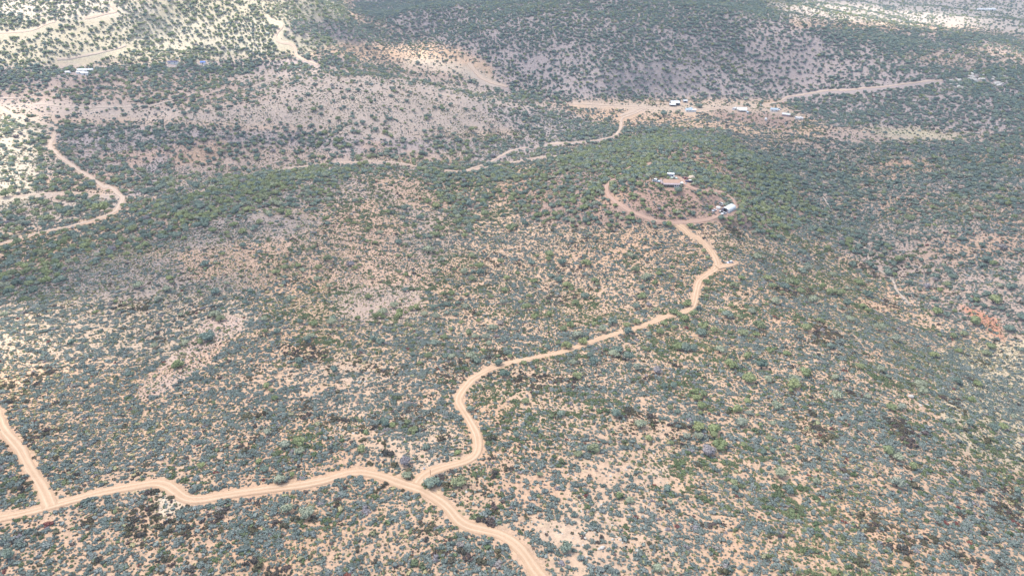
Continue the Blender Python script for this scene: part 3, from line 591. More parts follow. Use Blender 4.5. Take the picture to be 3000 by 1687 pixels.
TDS = """1380,725,62,7 1230,820,42,7 580,910,42,7 1850,240,86,5 1965,230,90,5 2130,270,60,5 1930,385,38,5 1965,410,36,5 2075,350,50,5 1200,1080,100,5 1265,1110,90,5 1870,1330,110,5 1930,1370,100,5 2050,1050,90,5 2130,1060,80,5 2210,1010,80,5 2350,1010,70,5 925,320,60,5 750,1160,50,5 870,1020,60,5 1060,1130,80,5 420,560,60,5 160,790,80,5 110,1180,60,5 290,1130,60,5 1930,890,60,5 1420,1390,80,5 1520,1320,80,5 570,340,30,6 30,1410,50,6 1040,1365,30,6"""
TE = """1378,135,60 388,320,60 497,295,50 540,350,66 540,380,36 875,520,58 1888,483,86 1775,535,66 1485,685,52 2298,412,66 2240,310,88,2 2475,450,46,2 2078,838,62 2158,875,62,2 2455,890,50,2 2365,1375,84,2 2415,20,56 2490,20,56 2460,190,50 2520,215,50 1870,190,48 1577,250,44 115,993,30 1823,942,24 1865,950,24 475,590,82,3"""
TES = """420,110,80,7 350,520,110,5 320,455,60,5 215,600,60,5 400,610,60,5 500,650,60,5 160,420,70,5 240,330,70,5 750,415,70,5 1130,410,80,5 1125,560,60,5 1140,680,90,5 1230,640,60,5 820,660,60,5 790,760,70,5 740,700,70,5 1145,910,80,5 1050,1020,90,5 1385,995,60,5 900,1250,90,5 960,1300,90,5 1050,1330,100,5 1170,1270,90,5 820,1330,80,5 250,1335,60,5 850,830,40,5 270,800,60,5 320,760,70,5 1930,440,20,6 640,750,80,7 580,1350,130,7 1960,200,100,7 1640,470,50,7"""
TF = """1555,180,74 1640,180,78,2 1148,92,86,2 1800,65,76,2 805,55,48 617,55,32 705,165,80,2 402,190,76 435,290,96,2 490,225,52,2 485,135,56 558,240,42 672,305,50,2 235,345,104 235,390,70 278,460,110 190,500,100,3 118,400,66,2 112,325,90 105,110,76 140,170,70 130,225,46 90,60,60 155,85,60 645,412,50 690,430,38 755,437,50 670,505,56 600,522,56 628,487,46 755,540,38 852,485,50 725,670,94,2 785,800,76 998,735,56,2 1000,650,42 380,750,66 388,790,50 215,900,46 1530,500,100 1608,550,80,2 1718,620,74 1600,750,94,2 2145,305,74 2328,335,70 2395,325,64 2160,130,60 2475,255,50,2 1390,105,50,2 1150,400,34 1125,1415,60 725,585,32 790,600,32 30,400,60,2 455,465,50 835,12,100 1775,10,84,2 2205,5,60"""
TFS = """245,1270,60,7 2165,1230,66,7 1970,1045,50,6 2050,1050,50,6 2150,1190,42,6 2480,1040,70,6 2530,1110,56,6 1035,390,36,6 970,230,80,5 1690,430,120,5 1215,660,70,5 2110,670,70,5 2210,800,90,5 1330,980,80,5 1440,990,80,5 1660,1240,100,5 1700,1330,90,5 1540,1210,70,5 2100,340,80,5 2280,430,90,5 1330,1330,100,5 300,1400,100,5 2040,1270,90,5 2380,1350,80,5 850,1320,60,7 1550,1400,70,5 1000,1060,110,7 820,970,110,7 1700,640,60,5 1880,1160,70,5"""
def parse(s, x0, y0, k):
    out = []
    for tk in s.split():
        q = [float(e) for e in tk.split(',')]; out.append((x0+q[0]/k, y0+q[1]/k, q[2]/k, int(q[3]) if len(q) > 3 else 0))
    return out
TL = parse(TA, 0, 560, 2.576)+parse(TB, 1000, 560, 2.576)+parse(TC, 2000, 560, 2.576)+parse(TD, 0, 1120, 2.556)+parse(TE, 1000, 1120, 2.556)+parse(TF, 2000, 1120, 2.556)
SL = parse(TDS, 0, 1120, 2.556)+parse(TES, 1000, 1120, 2.556)+parse(TFS, 2000, 1120, 2.556)
TL.sort(key=lambda q: -q[2]*(1.0))
LAND = [('the dirt road fork', 1205, 1400), ('the road junction at left edge', 150, 1470), ('the tan clearing on the left', 560, 1000), ('the tan clearing in the middle', 1110, 880), ('the upper road bend', 2080, 790),
        ('the wide road bend', 1360, 1130), ('the straight middle road', 1700, 1020), ('the white arched building', 2131, 612), ('the red eroded bank', 2870, 900), ('the bare grey hilltop', 600, 740),
        ('the left valley road junction', 360, 575), ('the large pale boulder', 2670, 1165), ('the lower right corner', 2900, 1600), ('the bottom road curve', 1400, 1540), ('the middle gully', 1350, 640), ('the pale roadside pad', 480, 1450),
        ('the loop road', 1790, 590), ('the dry wash', 2480, 720), ('the pale spur on the left', 860, 1000), ('the right hillside', 2350, 1050)]
_rank = {}
def where(u, v):
    i = min(range(len(LAND)), key=lambda k: (LAND[k][1]-u)**2+((LAND[k][2]-v)*1.5)**2); n, lu, lv = LAND[i]; dx = u-lu; dy = (v-lv)*1.5
    s = ('right of' if dx > 0 else 'left of') if abs(dx) > abs(dy) else ('below' if dy > 0 else 'above'); return n, s, math.hypot(dx, dy)
ORD = ['', 'second ', 'third ', 'fourth ', 'fifth ', 'sixth ', 'seventh ', 'eighth ', 'ninth ', 'tenth ', 'eleventh ', 'twelfth ', 'thirteenth ', 'fourteenth ', 'fifteenth ', 'sixteenth ', 'seventeenth ', 'eighteenth ', 'nineteenth ', 'twentieth ']
def label_all(items, noun):
    """items: (object, u, v, look); label each by look and by its rank of nearness to a landmark"""
    g = {}
    for o, u, v, look in items:
        n, s, d = where(u, v); g.setdefault((look, n, s), []).append((d, o))
    for (look, n, s), l in g.items():
        l.sort(key=lambda q: q[0])
        for k, (d, o) in enumerate(l):
            if k < len(ORD)-0: o['label'] = '%s %s, %snearest %s %s' % (look, noun, (ORD[k]), s, n) if k else '%s %s, nearest %s %s' % (look, noun, s, n)
            else: o['label'] = '%s %s, %dth nearest %s %s' % (look, noun, k+1, s, n)
TREE_XY = []
nu = 0; titems = []; sitems = []
def put_tree(u, v, dpx, kd, sz=None):
    x, y, z = hit(u, v+.30*dpx); x = float(x[0]); y = float(y[0]); z = float(z[0]); R = dpx/2/pxm((x, y, z))*1.18
    R = min(max(R, .8), 7.5)
    root = bpy.data.objects.new('juniper_tree', None); link(root); root.location = (x, y, z-.05*R); root.rotation_euler = (0, 0, random.uniform(0, 6.28)); root.empty_display_size = .5
    hs = random.uniform(.82, 1.08); root.scale = (R, R, R*hs)
    mi = {0: random.choice([0, 0, 0, 1]), 1: 1, 2: 2, 3: 3}[kd]
    c = link(bpy.data.objects.new('crown', TREE_M[(random.randrange(6), mi)]), root); c.rotation_euler = (0, 0, random.uniform(0, 6.28))
    link(bpy.data.objects.new('trunk', random.choice(TRUNK_M)), root)
    root['category'] = 'tree'; root['group'] = 'juniper trees scattered over the scrub'
    size = 'large' if R > 2.6 else ('small' if R < 1.5 else 'medium')
    look = {0: 'green', 1: 'dark green', 2: 'pale grey-green', 3: 'bare grey'}[kd]
    titems.append((root, u, v, size+' '+look)); TREE_XY.append((x, y, R)); return root
for u, v, d, kd in TL[:286]: put_tree(u, v, d, kd)
EXTRA_TREES = [(hit(u, v+.3*d), d, kd) for u, v, d, kd in TL[286:]]
label_all(titems, 'juniper tree')
def put_shrub(x, y, z, R, kd, form, u, v, rz):
    o = link(bpy.data.objects.new('shrub', SHR_M[(form, kd)])); o.location = (x, y, z-.04*R); o.scale = (R, R, R*random.uniform(.8, 1.2)); o.rotation_euler = (0, 0, rz)
    o['category'] = 'shrub'; o['group'] = 'low shrubs covering the foreground slopes'
    size = 'wide' if R > 2.0 else ('small' if R < 1.1 else 'mid-sized')
    look = ['grey-green', 'green', 'dark brown', 'bare grey', 'dark red'][kd]; sitems.append((o, u, v, size+' '+look)); TREE_XY.append((x, y, R*.9)); return o
NSH = 0
for u, v, d, kd in SL:
    x, y, z = [float(q[0]) for q in hit(u, v+.2*d)]; R = d/2/pxm((x, y, z))*.95
    put_shrub(x, y, z, R, {5: 2, 6: 4, 7: 1}[kd], random.choice([0, 3, 4]), u, v, random.uniform(0, 6.28)); NSH += 1
# ==================================================================== BUILDINGS, VEHICLES and yard things
WHITE = plain('white_paint', (.78,.78,.76), .5, .4, var=.08); CREAMW = plain('cream_stucco', (.66,.60,.50), .85, .2); TANR = ribbed('tan_metal_roof', (.55,.34,.24), 2.2)
WMET = ribbed('white_ribbed_metal', (.80,.80,.78), 2.0, .12); BMET = ribbed('pale_blue_metal', (.50,.60,.68), 2.0, .15); GMET = ribbed('grey_metal', (.42,.44,.47), 2.0)
WOODD = plain('dark_wood', (.16,.10,.08), .8); PORCH = plain('porch_roof_boards', (.38,.30,.30), .8); GLASSD = plain('dark_glass', (.03,.04,.05), .12, .6); DARKI = plain('interior_shade', (.05,.045,.05), .9)  # dark interior: shade of open interiors put into colour, doors share it
RUBBER = plain('tyre_rubber', (.03,.03,.03), .9); BLUET = plain('blue_tarp', (.06,.16,.55), .5); RUSTY = plain('rusty_steel', (.20,.08,.05), .8); DIRT = plain('pale_dirt_heap', (.62,.50,.38), .95, .1, var=.2, scale=1.2)
WOODP = plain('weathered_wood', (.45,.38,.28), .85); CONC = plain('foundation', (.40,.36,.32), .9)
def carpaint(n, c): return plain(n, c, .3, .5, .1, var=.05)
def box(bm, x0, x1, y0, y1, z0, z1, m=0):
    v = [bm.verts.new(p) for p in ((x0,y0,z0),(x1,y0,z0),(x1,y1,z0),(x0,y1,z0),(x0,y0,z1),(x1,y0,z1),(x1,y1,z1),(x0,y1,z1))]
    for f in ((0,3,2,1),(4,5,6,7),(0,1,5,4),(1,2,6,5),(2,3,7,6),(3,0,4,7)): bm.faces.new([v[i] for i in f])
def prism(bm, prof, y0, y1):
    """profile in (x,z) pushed along y"""
    A = [bm.verts.new((x, y0, z)) for x, z in prof]; B = [bm.verts.new((x, y1, z)) for x, z in prof]; n = len(prof)
    bm.faces.new(A); bm.faces.new(B[::-1])
    for i in range(n): bm.faces.new((A[(i+1) % n], A[i], B[i], B[(i+1) % n]))
def prismx(bm, prof, x0, x1):
    A = [bm.verts.new((x0, y, z)) for y, z in prof]; B = [bm.verts.new((x1, y, z)) for y, z in prof]; n = len(prof)
    bm.faces.new(A[::-1]); bm.faces.new(B)
    for i in range(n): bm.faces.new((A[i], A[(i+1) % n], B[(i+1) % n], B[i]))
def cyl(bm, p, r, h, seg=20, axis='Z', r2=None):
    g = bmesh.ops.create_cone(bm, cap_ends=True, segments=seg, radius1=r, radius2=r if r2 is None else r2, depth=h)
    M = {'Z': Matrix(), 'X': Matrix.Rotation(math.pi/2, 4, 'Y'), 'Y': Matrix.Rotation(math.pi/2, 4, 'X')}[axis]
    bmesh.ops.transform(bm, matrix=Matrix.Translation(p) @ M, verts=g['verts'])
def P(name, parent, mat, fn, bev=0, smooth=False):
    bm = bmesh.new(); fn(bm); bmesh.ops.recalc_face_normals(bm, faces=bm.faces)
    if bev: bmesh.ops.bevel(bm, geom=bm.edges[:], offset=bev, segments=2, affect='EDGES')
    return mesh_obj(name, bm, mat, parent, smooth)
def thing(name, label, cat, u, v, rz=0.0, group=None, clear=0, dz=0.0):
    p = at(u, v); e = link(bpy.data.objects.new(name, None)); e.location = p+Vector((0, 0, dz)); e.rotation_euler = (0, 0, rz); e.empty_display_size = .5
    tag(e, label, cat, group)
    if clear:
        stamp(p.x, p.y, clear)
        for k in (.5, 1.0): stamp(p.x, p.y-clear*k, clear*.7)
    return e
def windows(e, spec, mat=GLASSD):
    for (x, y, z, w_, h_, face) in spec:
        if face in 'fb':
            s = -1 if face == 'f' else 1
            fr = P('window', e, WHITE, lambda bm: box(bm, x-w_/2-.08, x+w_/2+.08, y+s*.0, y+s*.07, z-.08, z+h_+.08)); P('pane', fr, mat, lambda bm: box(bm, x-w_/2, x+w_/2, y+s*.05, y+s*.10, z, z+h_))
        else:
            s = -1 if face == 'l' else 1
            fr = P('window', e, WHITE, lambda bm: box(bm, x, x+s*.07, y-w_/2-.08, y+w_/2+.08, z-.08, z+h_+.08)); P('pane', fr, mat, lambda bm: box(bm, x+s*.05, x+s*.10, y-w_/2, y+w_/2, z, z+h_))
def gable(e, w_, d, h, rise, wall, roof, over=.4, down=1.2, open_front=False, th=.14):
    if open_front:
        P('wall', e, wall, lambda bm: (box(bm, -w_/2, w_/2, d/2-.12, d/2, -down, h), box(bm, -w_/2, -w_/2+.12, -d/2, d/2-.12, -down, h), box(bm, w_/2-.12, w_/2, -d/2, d/2-.12, -down, h)))
        for i in range(4):
            x = -w_/2+.3+i*(w_-.6)/3; P('post', e, WOODD, lambda bm: box(bm, x-.1, x+.1, -d/2-.1, -d/2+.1, -down, h))
    else: P('wall', e, wall, lambda bm: prismx(bm, [(-d/2, -down), (d/2, -down), (d/2, h), (0, h+rise-.02), (-d/2, h)], -w_/2, w_/2))
    k = rise/(d/2); o = over
    P('roof', e, roof, lambda bm: prismx(bm, [(-d/2-o, h-k*o), (0, h+rise), (d/2+o, h-k*o), (d/2+o, h-k*o+th), (0, h+rise+th*1.2), (-d/2-o, h-k*o+th)], -w_/2-o, w_/2+o))
# ---- the house on the knoll
H = thing('house', 'long ranch house with tan metal roof and dark railed porch on the knoll', 'house', 1965, 541, math.radians(-4), clear=6.5); H.scale = (.84, .84, .84)
gable(H, 12.5, 7.5, 2.9, 1.5, CREAMW, TANR, .5)
P('roof_extension', H, PORCH, lambda bm: prismx(bm, [(-6.9, 2.35), (-4.2, 2.75), (-4.2, 2.87), (-6.9, 2.47)], -6.9, 6.6))
P('porch_deck', H, WOODP, lambda bm: box(bm, -6.6, 1.7, -6.7, -3.76, -1.2, .25))
rl = P('railing', H, WOODD, lambda bm: ([box(bm, -6.5+i*.45, -6.43+i*.45, -6.62, -6.55, .25, 1.15) for i in range(18)], box(bm, -6.6, 1.6, -6.65, -6.53, 1.15, 1.25)))
for x in (-6.5, -3.8, -1.1, 1.6): P('post', H, WOODD, lambda bm: box(bm, x-.09, x+.09, -6.5, -6.32, .25, 2.42))
P('front_wing', H, WHITE, lambda bm: box(bm, 1.75, 5.6, -6.3, -3.77, -1.3, 2.34)); windows(H, [(2.9, -6.3, .9, .8, 1.1, 'f'), (4.4, -6.3, .9, .8, 1.1, 'f'), (-4.5, -3.75, 1.0, 1.0, 1.0, 'f'), (-.4, -3.75, 1.0, 1.0, 1.0, 'f')])
P('door', H, WOODD, lambda bm: box(bm, -2.9, -1.9, -3.82, -3.752, .26, 2.3)); P('side_roof', H, PORCH, lambda bm: box(bm, -8.6, -6.78, -4.0, 4.2, 2.4, 2.55)); P('car_port', H, WMET, lambda bm: box(bm, 6.78, 9.6, -3.2, .6, 2.25, 2.4))
for x in (7.0, 9.4): P('post', H, WOODD, lambda bm: box(bm, x-.08, x+.08, -3.1, -2.94, -1, 2.25))
# ---- white arched building
a = at(2121, 624); b = at(2146, 611); mid = (a+b)/2; ang = math.atan2(b.y-a.y, b.x-a.x)
Q = link(bpy.data.objects.new('arched_building', None)); Q.location = mid; Q.location.z = min(a.z, b.z)+.1; Q.rotation_euler = (0, 0, ang-math.pi/2); tag(Q, 'white arched metal building with a dark open end beside the loop road', 'building')
for t in (-.6, -.3, 0, .3, .6): q = mid+(b-a)*t; stamp(q.x, q.y, 4.6)
LQ = 9.6; WQ = 5.4; arc = [(WQ/2*math.cos(t), 1.4+1.9*math.sin(t)) for t in [math.pi*i/16 for i in range(17)]]
P('shell', Q, WMET, lambda bm: prism(bm, [(WQ/2, -1.2)]+arc+[(-WQ/2, -1.2)]+[(-WQ/2+.12, -1.2)]+[(x*.96, z*.97) for x, z in arc[::-1]]+[(WQ/2-.12, -1.2)], -LQ/2, LQ/2))
P('end_wall', Q, CREAMW, lambda bm: prism(bm, [(WQ/2-.15, -1.2)]+[(x*.95, z*.96) for x, z in arc]+[(-WQ/2+.15, -1.2)], LQ/2-.25, LQ/2-.12))
P('front_wall', Q, plain('mauve_end_wall', (.40,.33,.36), .8), lambda bm: (prism(bm, [(x*.95, z*.96) for x, z in arc if z > 2.6], -LQ/2+.3, -LQ/2+.42), box(bm, -WQ/2+.16, -1.2, -LQ/2+.3, -LQ/2+.42, -1.2, 2.55), box(bm, 1.2, WQ/2-.16, -LQ/2+.3, -LQ/2+.42, -1.2, 2.55)))
P('doorway_shade', Q, DARKI, lambda bm: box(bm, -1.2, 1.2, -LQ/2+.7, -LQ/2+.8, -1.2, 2.55)); P('skirt_panel', Q, BMET, lambda bm: box(bm, WQ/2+.01, WQ/2+.09, -LQ/2+.3, LQ/2-.3, -.9, .9))  # dark panel behind the opening stands in for the shade within
# ---- vehicles
def wheel(e, x, y, r=.34):
    t = P('wheel', e, None, lambda bm: cyl(bm, (x, y, r), r*.6, .24, 12, 'Y')); t.data.materials.append(GMET); P('tyre', t, RUBBER, lambda bm: cyl(bm, (x, y, r), r, .20, 16, 'Y'))
def car(label, u, v, rz, paint, roof=None, kind='car', L_=4.5, W_=1.8, group='vehicles parked on the property', sc_=1.0):
    e = thing('parked_car' if kind == 'car' else 'pickup_truck', label, 'car' if kind == 'car' else 'truck', u, v, rz, group, clear=3); e.scale = (sc_,)*3
    h1 = .85
    if kind == 'car': body = [(-L_/2, .35), (-L_/2, .8), (-L_/2+.15, .95), (L_/2-1.2, .98), (L_/2-.2, .82), (L_/2, .65), (L_/2, .35)]; cab = [(-L_/2+.25, .96), (-L_/2+.75, 1.45), (L_/2-2.0, 1.48), (L_/2-1.25, .97)]
    else: body = [(-L_/2, .5), (-L_/2, 1.0), (L_/2-1.3, 1.02), (L_/2-.1, .95), (L_/2, .75), (L_/2, .5)]; cab = [(-.45, 1.0), (-.35, 1.7), (L_/2-1.8, 1.72), (L_/2-1.3, 1.0)]
    P('body', e, paint, lambda bm: prism(bm, body, -W_/2, W_/2), .05)
    P('cabin', e, GLASSD, lambda bm: prism(bm, cab, -W_/2+.12, W_/2-.12), .04)
    P('roof', e, roof or paint, lambda bm: box(bm, cab[1][0]+.02, cab[2][0]-.02, -W_/2+.14, W_/2-.14, cab[1][1]-.02, cab[1][1]+.06), .02)
    for x in (-L_/2+.85, L_/2-.85):
        for y in (-W_/2+.06, W_/2-.06): wheel(e, x, y)
    for y in (-W_/2+.35, W_/2-.35): P('headlight', e, WHITE, lambda bm: box(bm, L_/2-.02, L_/2+.03, y-.17, y+.17, .62, .74))
    return e
car('dark purple car with a pale roof parked right of the ranch house', 2018, 534, math.radians(172), carpaint('dark_purple_paint', (.06,.04,.12)), WHITE, sc_=1.1)
car('dull red car behind the dark purple one beside the ranch house', 2007, 525, math.radians(25), carpaint('dull_red_paint', (.30,.07,.07)))
car('white pickup truck at the near corner of the white arched building', 2120, 628, math.radians(30), carpaint('white_car_paint', (.75,.75,.76)), kind='truck')
car('small dark car with pale roof left of the arched building opening', 2110.5, 622, math.radians(40), carpaint('brown_car_paint', (.14,.10,.10)), WHITE, sc_=.7)
car('white pickup truck at the left edge of the arched building yard', 2092, 619, math.radians(35), carpaint('white_truck_paint', (.72,.74,.78)), kind='truck', sc_=.85)
car('silver car half hidden by a juniper on the short side track', 2138, 771, math.radians(200), carpaint('silver_paint', (.55,.57,.66)), WHITE, sc_=.9)
car('white car parked beside a round tree at the ranch road', 2229, 311, math.radians(-30), carpaint('white_paint_far', (.78,.78,.78)), sc_=1.25)
car('blue grey car right of the pale blue farmhouse', 2281, 322, math.radians(20), carpaint('blue_grey_paint', (.42,.48,.60)), WHITE, sc_=1.4)
car('small pale blue car on the left of the ranch house', 1923, 533, math.radians(-35), carpaint('pale_blue_paint', (.55,.64,.72)), WHITE, sc_=1.25)
# ---- trailers
def trailer(label, u, v, rz, L_=7.5, W_=2.4, h=2.6, mat=WHITE, group='white travel trailers', cat='trailer'):
    e = thing('travel_trailer', label, cat, u, v, rz, group, clear=max(3, L_*.5))
    P('body', e, mat, lambda bm: box(bm, -L_/2, L_/2, -W_/2, W_/2, .55, .55+h), .12); windows(e, [(-L_/4, -W_/2, 1.5, 1.2, .7, 'f'), (L_/4, -W_/2, 1.5, 1.2, .7, 'f')])
    P('door', e, GMET, lambda bm: box(bm, -.35, .35, -W_/2-.05, -W_/2-.002, .7, 2.5)); P('hitch', e, RUSTY, lambda bm: box(bm, L_/2, L_/2+1.0, -.08, .08, .5, .62))
    for y in (-W_/2+.1, W_/2-.1): wheel(e, 0, y, .4)
    return e
trailer('long white trailer behind the ranch house roof', 1964, 520, math.radians(-12), 5.2)
car('pale green camper truck behind the ranch house', 1974, 524, math.radians(-10), carpaint('pale_green_paint', (.60,.72,.66)), WHITE, kind='truck')
trailer('left one of two white trailers at the ranch road end', 2336, 351, math.radians(-60), 7, 2.8)
trailer('right one of two white trailers at the ranch road end', 2346, 351, math.radians(-65), 6, 2.8)
trailer('white trailer standing alone in the lower ranch field', 2243, 354, math.radians(75), 5, 2.4)
trailer('small white trailer with dark stripe above the round water tank', 2112, 602, math.radians(-50), 2.6, 1.5, 1.4)
# ---- tanks and yard bits
e = thing('water_tank', 'round white water tank with low cone top near the arched building', 'water tank', 2104, 612, 0, clear=4)
P('wall', e, WHITE, lambda bm: cyl(bm, (0, 0, .45), 1.35, 1.9, 32)); P('lid', e, WHITE, lambda bm: cyl(bm, (0, 0, 1.55), 1.42, .30, 32, 'Z', .25)); P('hatch', e, GMET, lambda bm: cyl(bm, (.5, -.3, 1.62), .25, .2, 14))
e = thing('storage_tank', 'upright white tank under the trees right of the loop road', 'tank', 2179, 599.5, 0, 'white tanks right of the loop road', clear=2.5); P('shell', e, WHITE, lambda bm: cyl(bm, (0, 0, .7), .6, 1.8, 20)); P('lid', e, GMET, lambda bm: cyl(bm, (0, 0, 1.66), .3, .12, 16))
e = thing('storage_tank', 'horizontal white tank on legs right of the loop road', 'tank', 2182, 602.5, math.radians(35), 'white tanks right of the loop road', clear=2.5); P('shell', e, WHITE, lambda bm: cyl(bm, (0, 0, .8), .5, 2.2, 20, 'X'))
for x in (-.7, .7): P('leg', e, GMET, lambda bm: box(bm, x-.1, x+.1, -.35, .35, -.3, .45))
bm = bmesh.new(); bmesh.ops.create_icosphere(bm, subdivisions=4, radius=1)
for q in bm.verts:
    n = float(fbm(np.array([q.co.x*3+9]), np.array([q.co.y*3+q.co.z*2]), .8, 3, 4)[0]); q.co *= .8+.4*n; q.co = Vector((q.co.x*2.6, q.co.y*2.2, max(-.25, q.co.z)*2.3))
o = mesh_obj('dirt_mound', bm, DIRT, None, True); o.location = at(2026, 523); tag(o, 'tall pale dirt mound behind the parked cars at the ranch house', 'dirt mound'); stamp(o.location.x, o.location.y, 5); stamp(o.location.x, o.location.y-3, 4)
e = thing('storage_box', 'small white box on the yard below the dark purple car', 'box', 2008.5, 540, .4, clear=1.5); P('case', e, WHITE, lambda bm: box(bm, -.5, .5, -.35, .35, 0, .7), .03); P('lid', e, GMET, lambda bm: box(bm, -.54, .54, -.39, .39, .70, .77))
# ---- post, box and poles at the fork
e = thing('steel_post', 'rusty upright steel post at the road edge by the dirt road fork', 'post', 1261.5, 1391.5, .1, clear=1.2); P('shaft', e, RUSTY, lambda bm: cyl(bm, (0, 0, 1.05), .075, 2.5, 10)); P('cap', e, RUSTY, lambda bm: cyl(bm, (0, 0, 2.32), .11, .08, 10))
e = thing('utility_box', 'small white box under the bushes left of the rusty post', 'box', 1243, 1374.5, .5, clear=1.1); P('case', e, WHITE, lambda bm: box(bm, -.28, .28, -.2, .2, -.05, .6), .03); P('lid', e, GMET, lambda bm: box(bm, -.31, .31, -.23, .23, .60, .66))
p0 = at(1244, 1362); p1 = at(1253, 1371); d = p1-p0; o = P('fallen_pole', None, WOODP, lambda bm: cyl(bm, (0, 0, 0), .06, d.length, 8, 'X')); o.location = (p0+p1)/2+Vector((0, 0, .45)); o.rotation_euler = (0, .1, math.atan2(d.y, d.x)); tag(o, 'pale wooden pole leaning over the bushes left of the rusty post', 'pole')
# ---- the ranch
G = 'ranch buildings on the creek flat'
e = thing('barn', 'large white roofed open barn beside the corral', 'barn', 1976, 306, 0, G, 13); gable(e, 11.5, 13, 3.2, 1.6, GMET, WMET, .3, open_front=True)
e = thing('shed', 'long white roofed open shed in front of the large barn', 'shed', 1970, 311.5, math.radians(-6), G, 9)
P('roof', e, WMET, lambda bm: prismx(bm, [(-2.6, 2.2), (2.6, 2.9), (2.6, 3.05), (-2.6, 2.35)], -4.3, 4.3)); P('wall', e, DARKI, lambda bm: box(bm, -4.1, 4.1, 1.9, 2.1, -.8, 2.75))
for x in (-4, 0, 4): P('post', e, WOODD, lambda bm: box(bm, x-.1, x+.1, -2.3, -2.1, -.8, 2.2))
e = thing('shed', 'small white roofed shed right of the barn against bluish bushes', 'shed', 2007, 300, 0, G, 8); gable(e, 5.6, 4.5, 2.4, .9, GMET, WMET, .25); P('door', e, DARKI, lambda bm: box(bm, -1.2, 1.2, -2.32, -2.252, 0, 2.1))
e = thing('farmhouse', 'pale blue metal roofed farmhouse with three joined wings', 'house', 2016, 327, math.radians(4), G, 13); gable(e, 7.5, 6.5, 2.8, 1.6, WHITE, BMET, .35); windows(e, [(-2, -3.25, .9, 1, 1, 'f'), (1.5, -3.25, .9, 1, 1, 'f')])
P('wing', e, WHITE, lambda bm: box(bm, 4.3, 9.6, -3.4, 1.4, -1, 2.5)); P('wing_roof', e, WMET, lambda bm: prismx(bm, [(-3.8, 2.5), (-1.0, 3.4), (1.8, 2.5), (1.8, 2.65), (-1, 3.6), (-3.8, 2.65)], 4.15, 10))
P('rear_roof', e, BMET, lambda bm: cyl(bm, (4.6, 4.6, 3.6), 3.6, 2.2, 4, 'Z', .1)); P('rear_wall', e, WHITE, lambda bm: box(bm, 2.2, 7.0, 2.2, 7.0, -1, 2.48))
e = thing('farmhouse', 'wide white roofed farmhouse with a shaded open porch', 'house', 2172, 325, math.radians(-8), G, 14); gable(e, 12, 7.5, 2.8, 1.5, CREAMW, WMET, .6)
P('porch_roof', e, WMET, lambda bm: prismx(bm, [(-7.2, 2.1), (-4.5, 2.5), (-4.5, 2.62), (-7.2, 2.22)], -4.5, 6)); windows(e, [(-3.5, -3.75, .8, 1.2, 1.1, 'f'), (0, -3.75, .8, 1.2, 1.1, 'f'), (3.5, -3.75, .8, 1.2, 1.1, 'f')])
for x in (-4.3, 0, 5.8): P('post', e, WOODD, lambda bm: box(bm, x-.1, x+.1, -7.0, -6.85, -.8, 2.15))
e = thing('shed', 'white shed with curved lean-to left of the wide farmhouse', 'shed', 2151, 322, math.radians(50), G, 7); gable(e, 5.5, 3.5, 2.3, .8, WHITE, WMET, .25); P('door', e, DARKI, lambda bm: box(bm, -.5, .5, -1.82, -1.752, 0, 1.9))
e = thing('shed', 'small pale blue shed at the lower right of the wide farmhouse', 'shed', 2191, 334, math.radians(-30), G, 5); gable(e, 3.2, 3.2, 2.3, .8, WHITE, BMET, .25); P('door', e, DARKI, lambda bm: box(bm, -.4, .4, -1.67, -1.602, 0, 1.9))
e = thing('farmhouse', 'pale blue roofed farmhouse farther right along the ranch road', 'house', 2267, 326, math.radians(-12), G, 12); gable(e, 9, 6, 2.7, 1.3, WHITE, BMET, .4); windows(e, [(-2.4, -3.0, .9, 1, 1, 'f'), (2.4, -3.0, .9, 1, 1, 'f')]); P('side_porch', e, WMET, lambda bm: box(bm, 4.95, 7.5, -3, 1, 2.2, 2.35))
e = thing('farmhouse', 'low building with slanted white roof at the track end', 'house', 2303, 340, math.radians(-24), G, 12); gable(e, 9.5, 6, 2.5, 1.1, plain('pink_wall', (.50,.36,.34), .85), WMET, .5); windows(e, [(-2.4, -3.0, .9, 1, .9, 'f'), (2.4, -3.0, .9, 1, .9, 'f')])
# corral rails
def corral(label, pix, gr):
    pts = [at(u, v) for u, v in pix]; c = sum(pts, Vector())/len(pts); e = link(bpy.data.objects.new('corral_fence', None)); e.location = c; tag(e, label, 'fence', gr)
    def rails(bm):
        for p, q in zip(pts, pts[1:]):
            n = max(1, int((q-p).length/3))
            for k in range(n):
                a_ = p+(q-p)*k/n; b_ = p+(q-p)*(k+1)/n; a_.z = float(height(a_.x, a_.y)[0]); b_.z = float(height(b_.x, b_.y)[0])
                for h_ in (.5, 1.0, 1.45):
                    A = a_-c; B = b_-c; vs = [bm.verts.new(w_) for w_ in (A+Vector((0, 0, h_-.06)), B+Vector((0, 0, h_-.06)), B+Vector((0, 0, h_+.06)), A+Vector((0, 0, h_+.06)))]
                    vs2 = [bm.verts.new(w_.co+Vector((.05, .08, 0))) for w_ in vs]
                    for f in ((0,1,2,3),): bm.faces.new([vs[i] for i in f]); bm.faces.new([vs2[i] for i in f][::-1])
                    for i in range(4): bm.faces.new((vs[i], vs2[i], vs2[(i+1) % 4], vs[(i+1) % 4]))
    P('rails', e, WOODD, rails); n_ = 0
    for p, q in zip(pts, pts[1:]):
        n = max(1, int((q-p).length/3)*1)
        for k in range(0, n):
            a_ = p+(q-p)*k/n; a_.z = float(height(a_.x, a_.y)[0]); a2 = a_-c; P('post', e, WOODD, lambda bm: box(bm, a2.x-.1, a2.x+.1, a2.y-.1, a2.y+.1, a2.z-.4, a2.z+1.6))
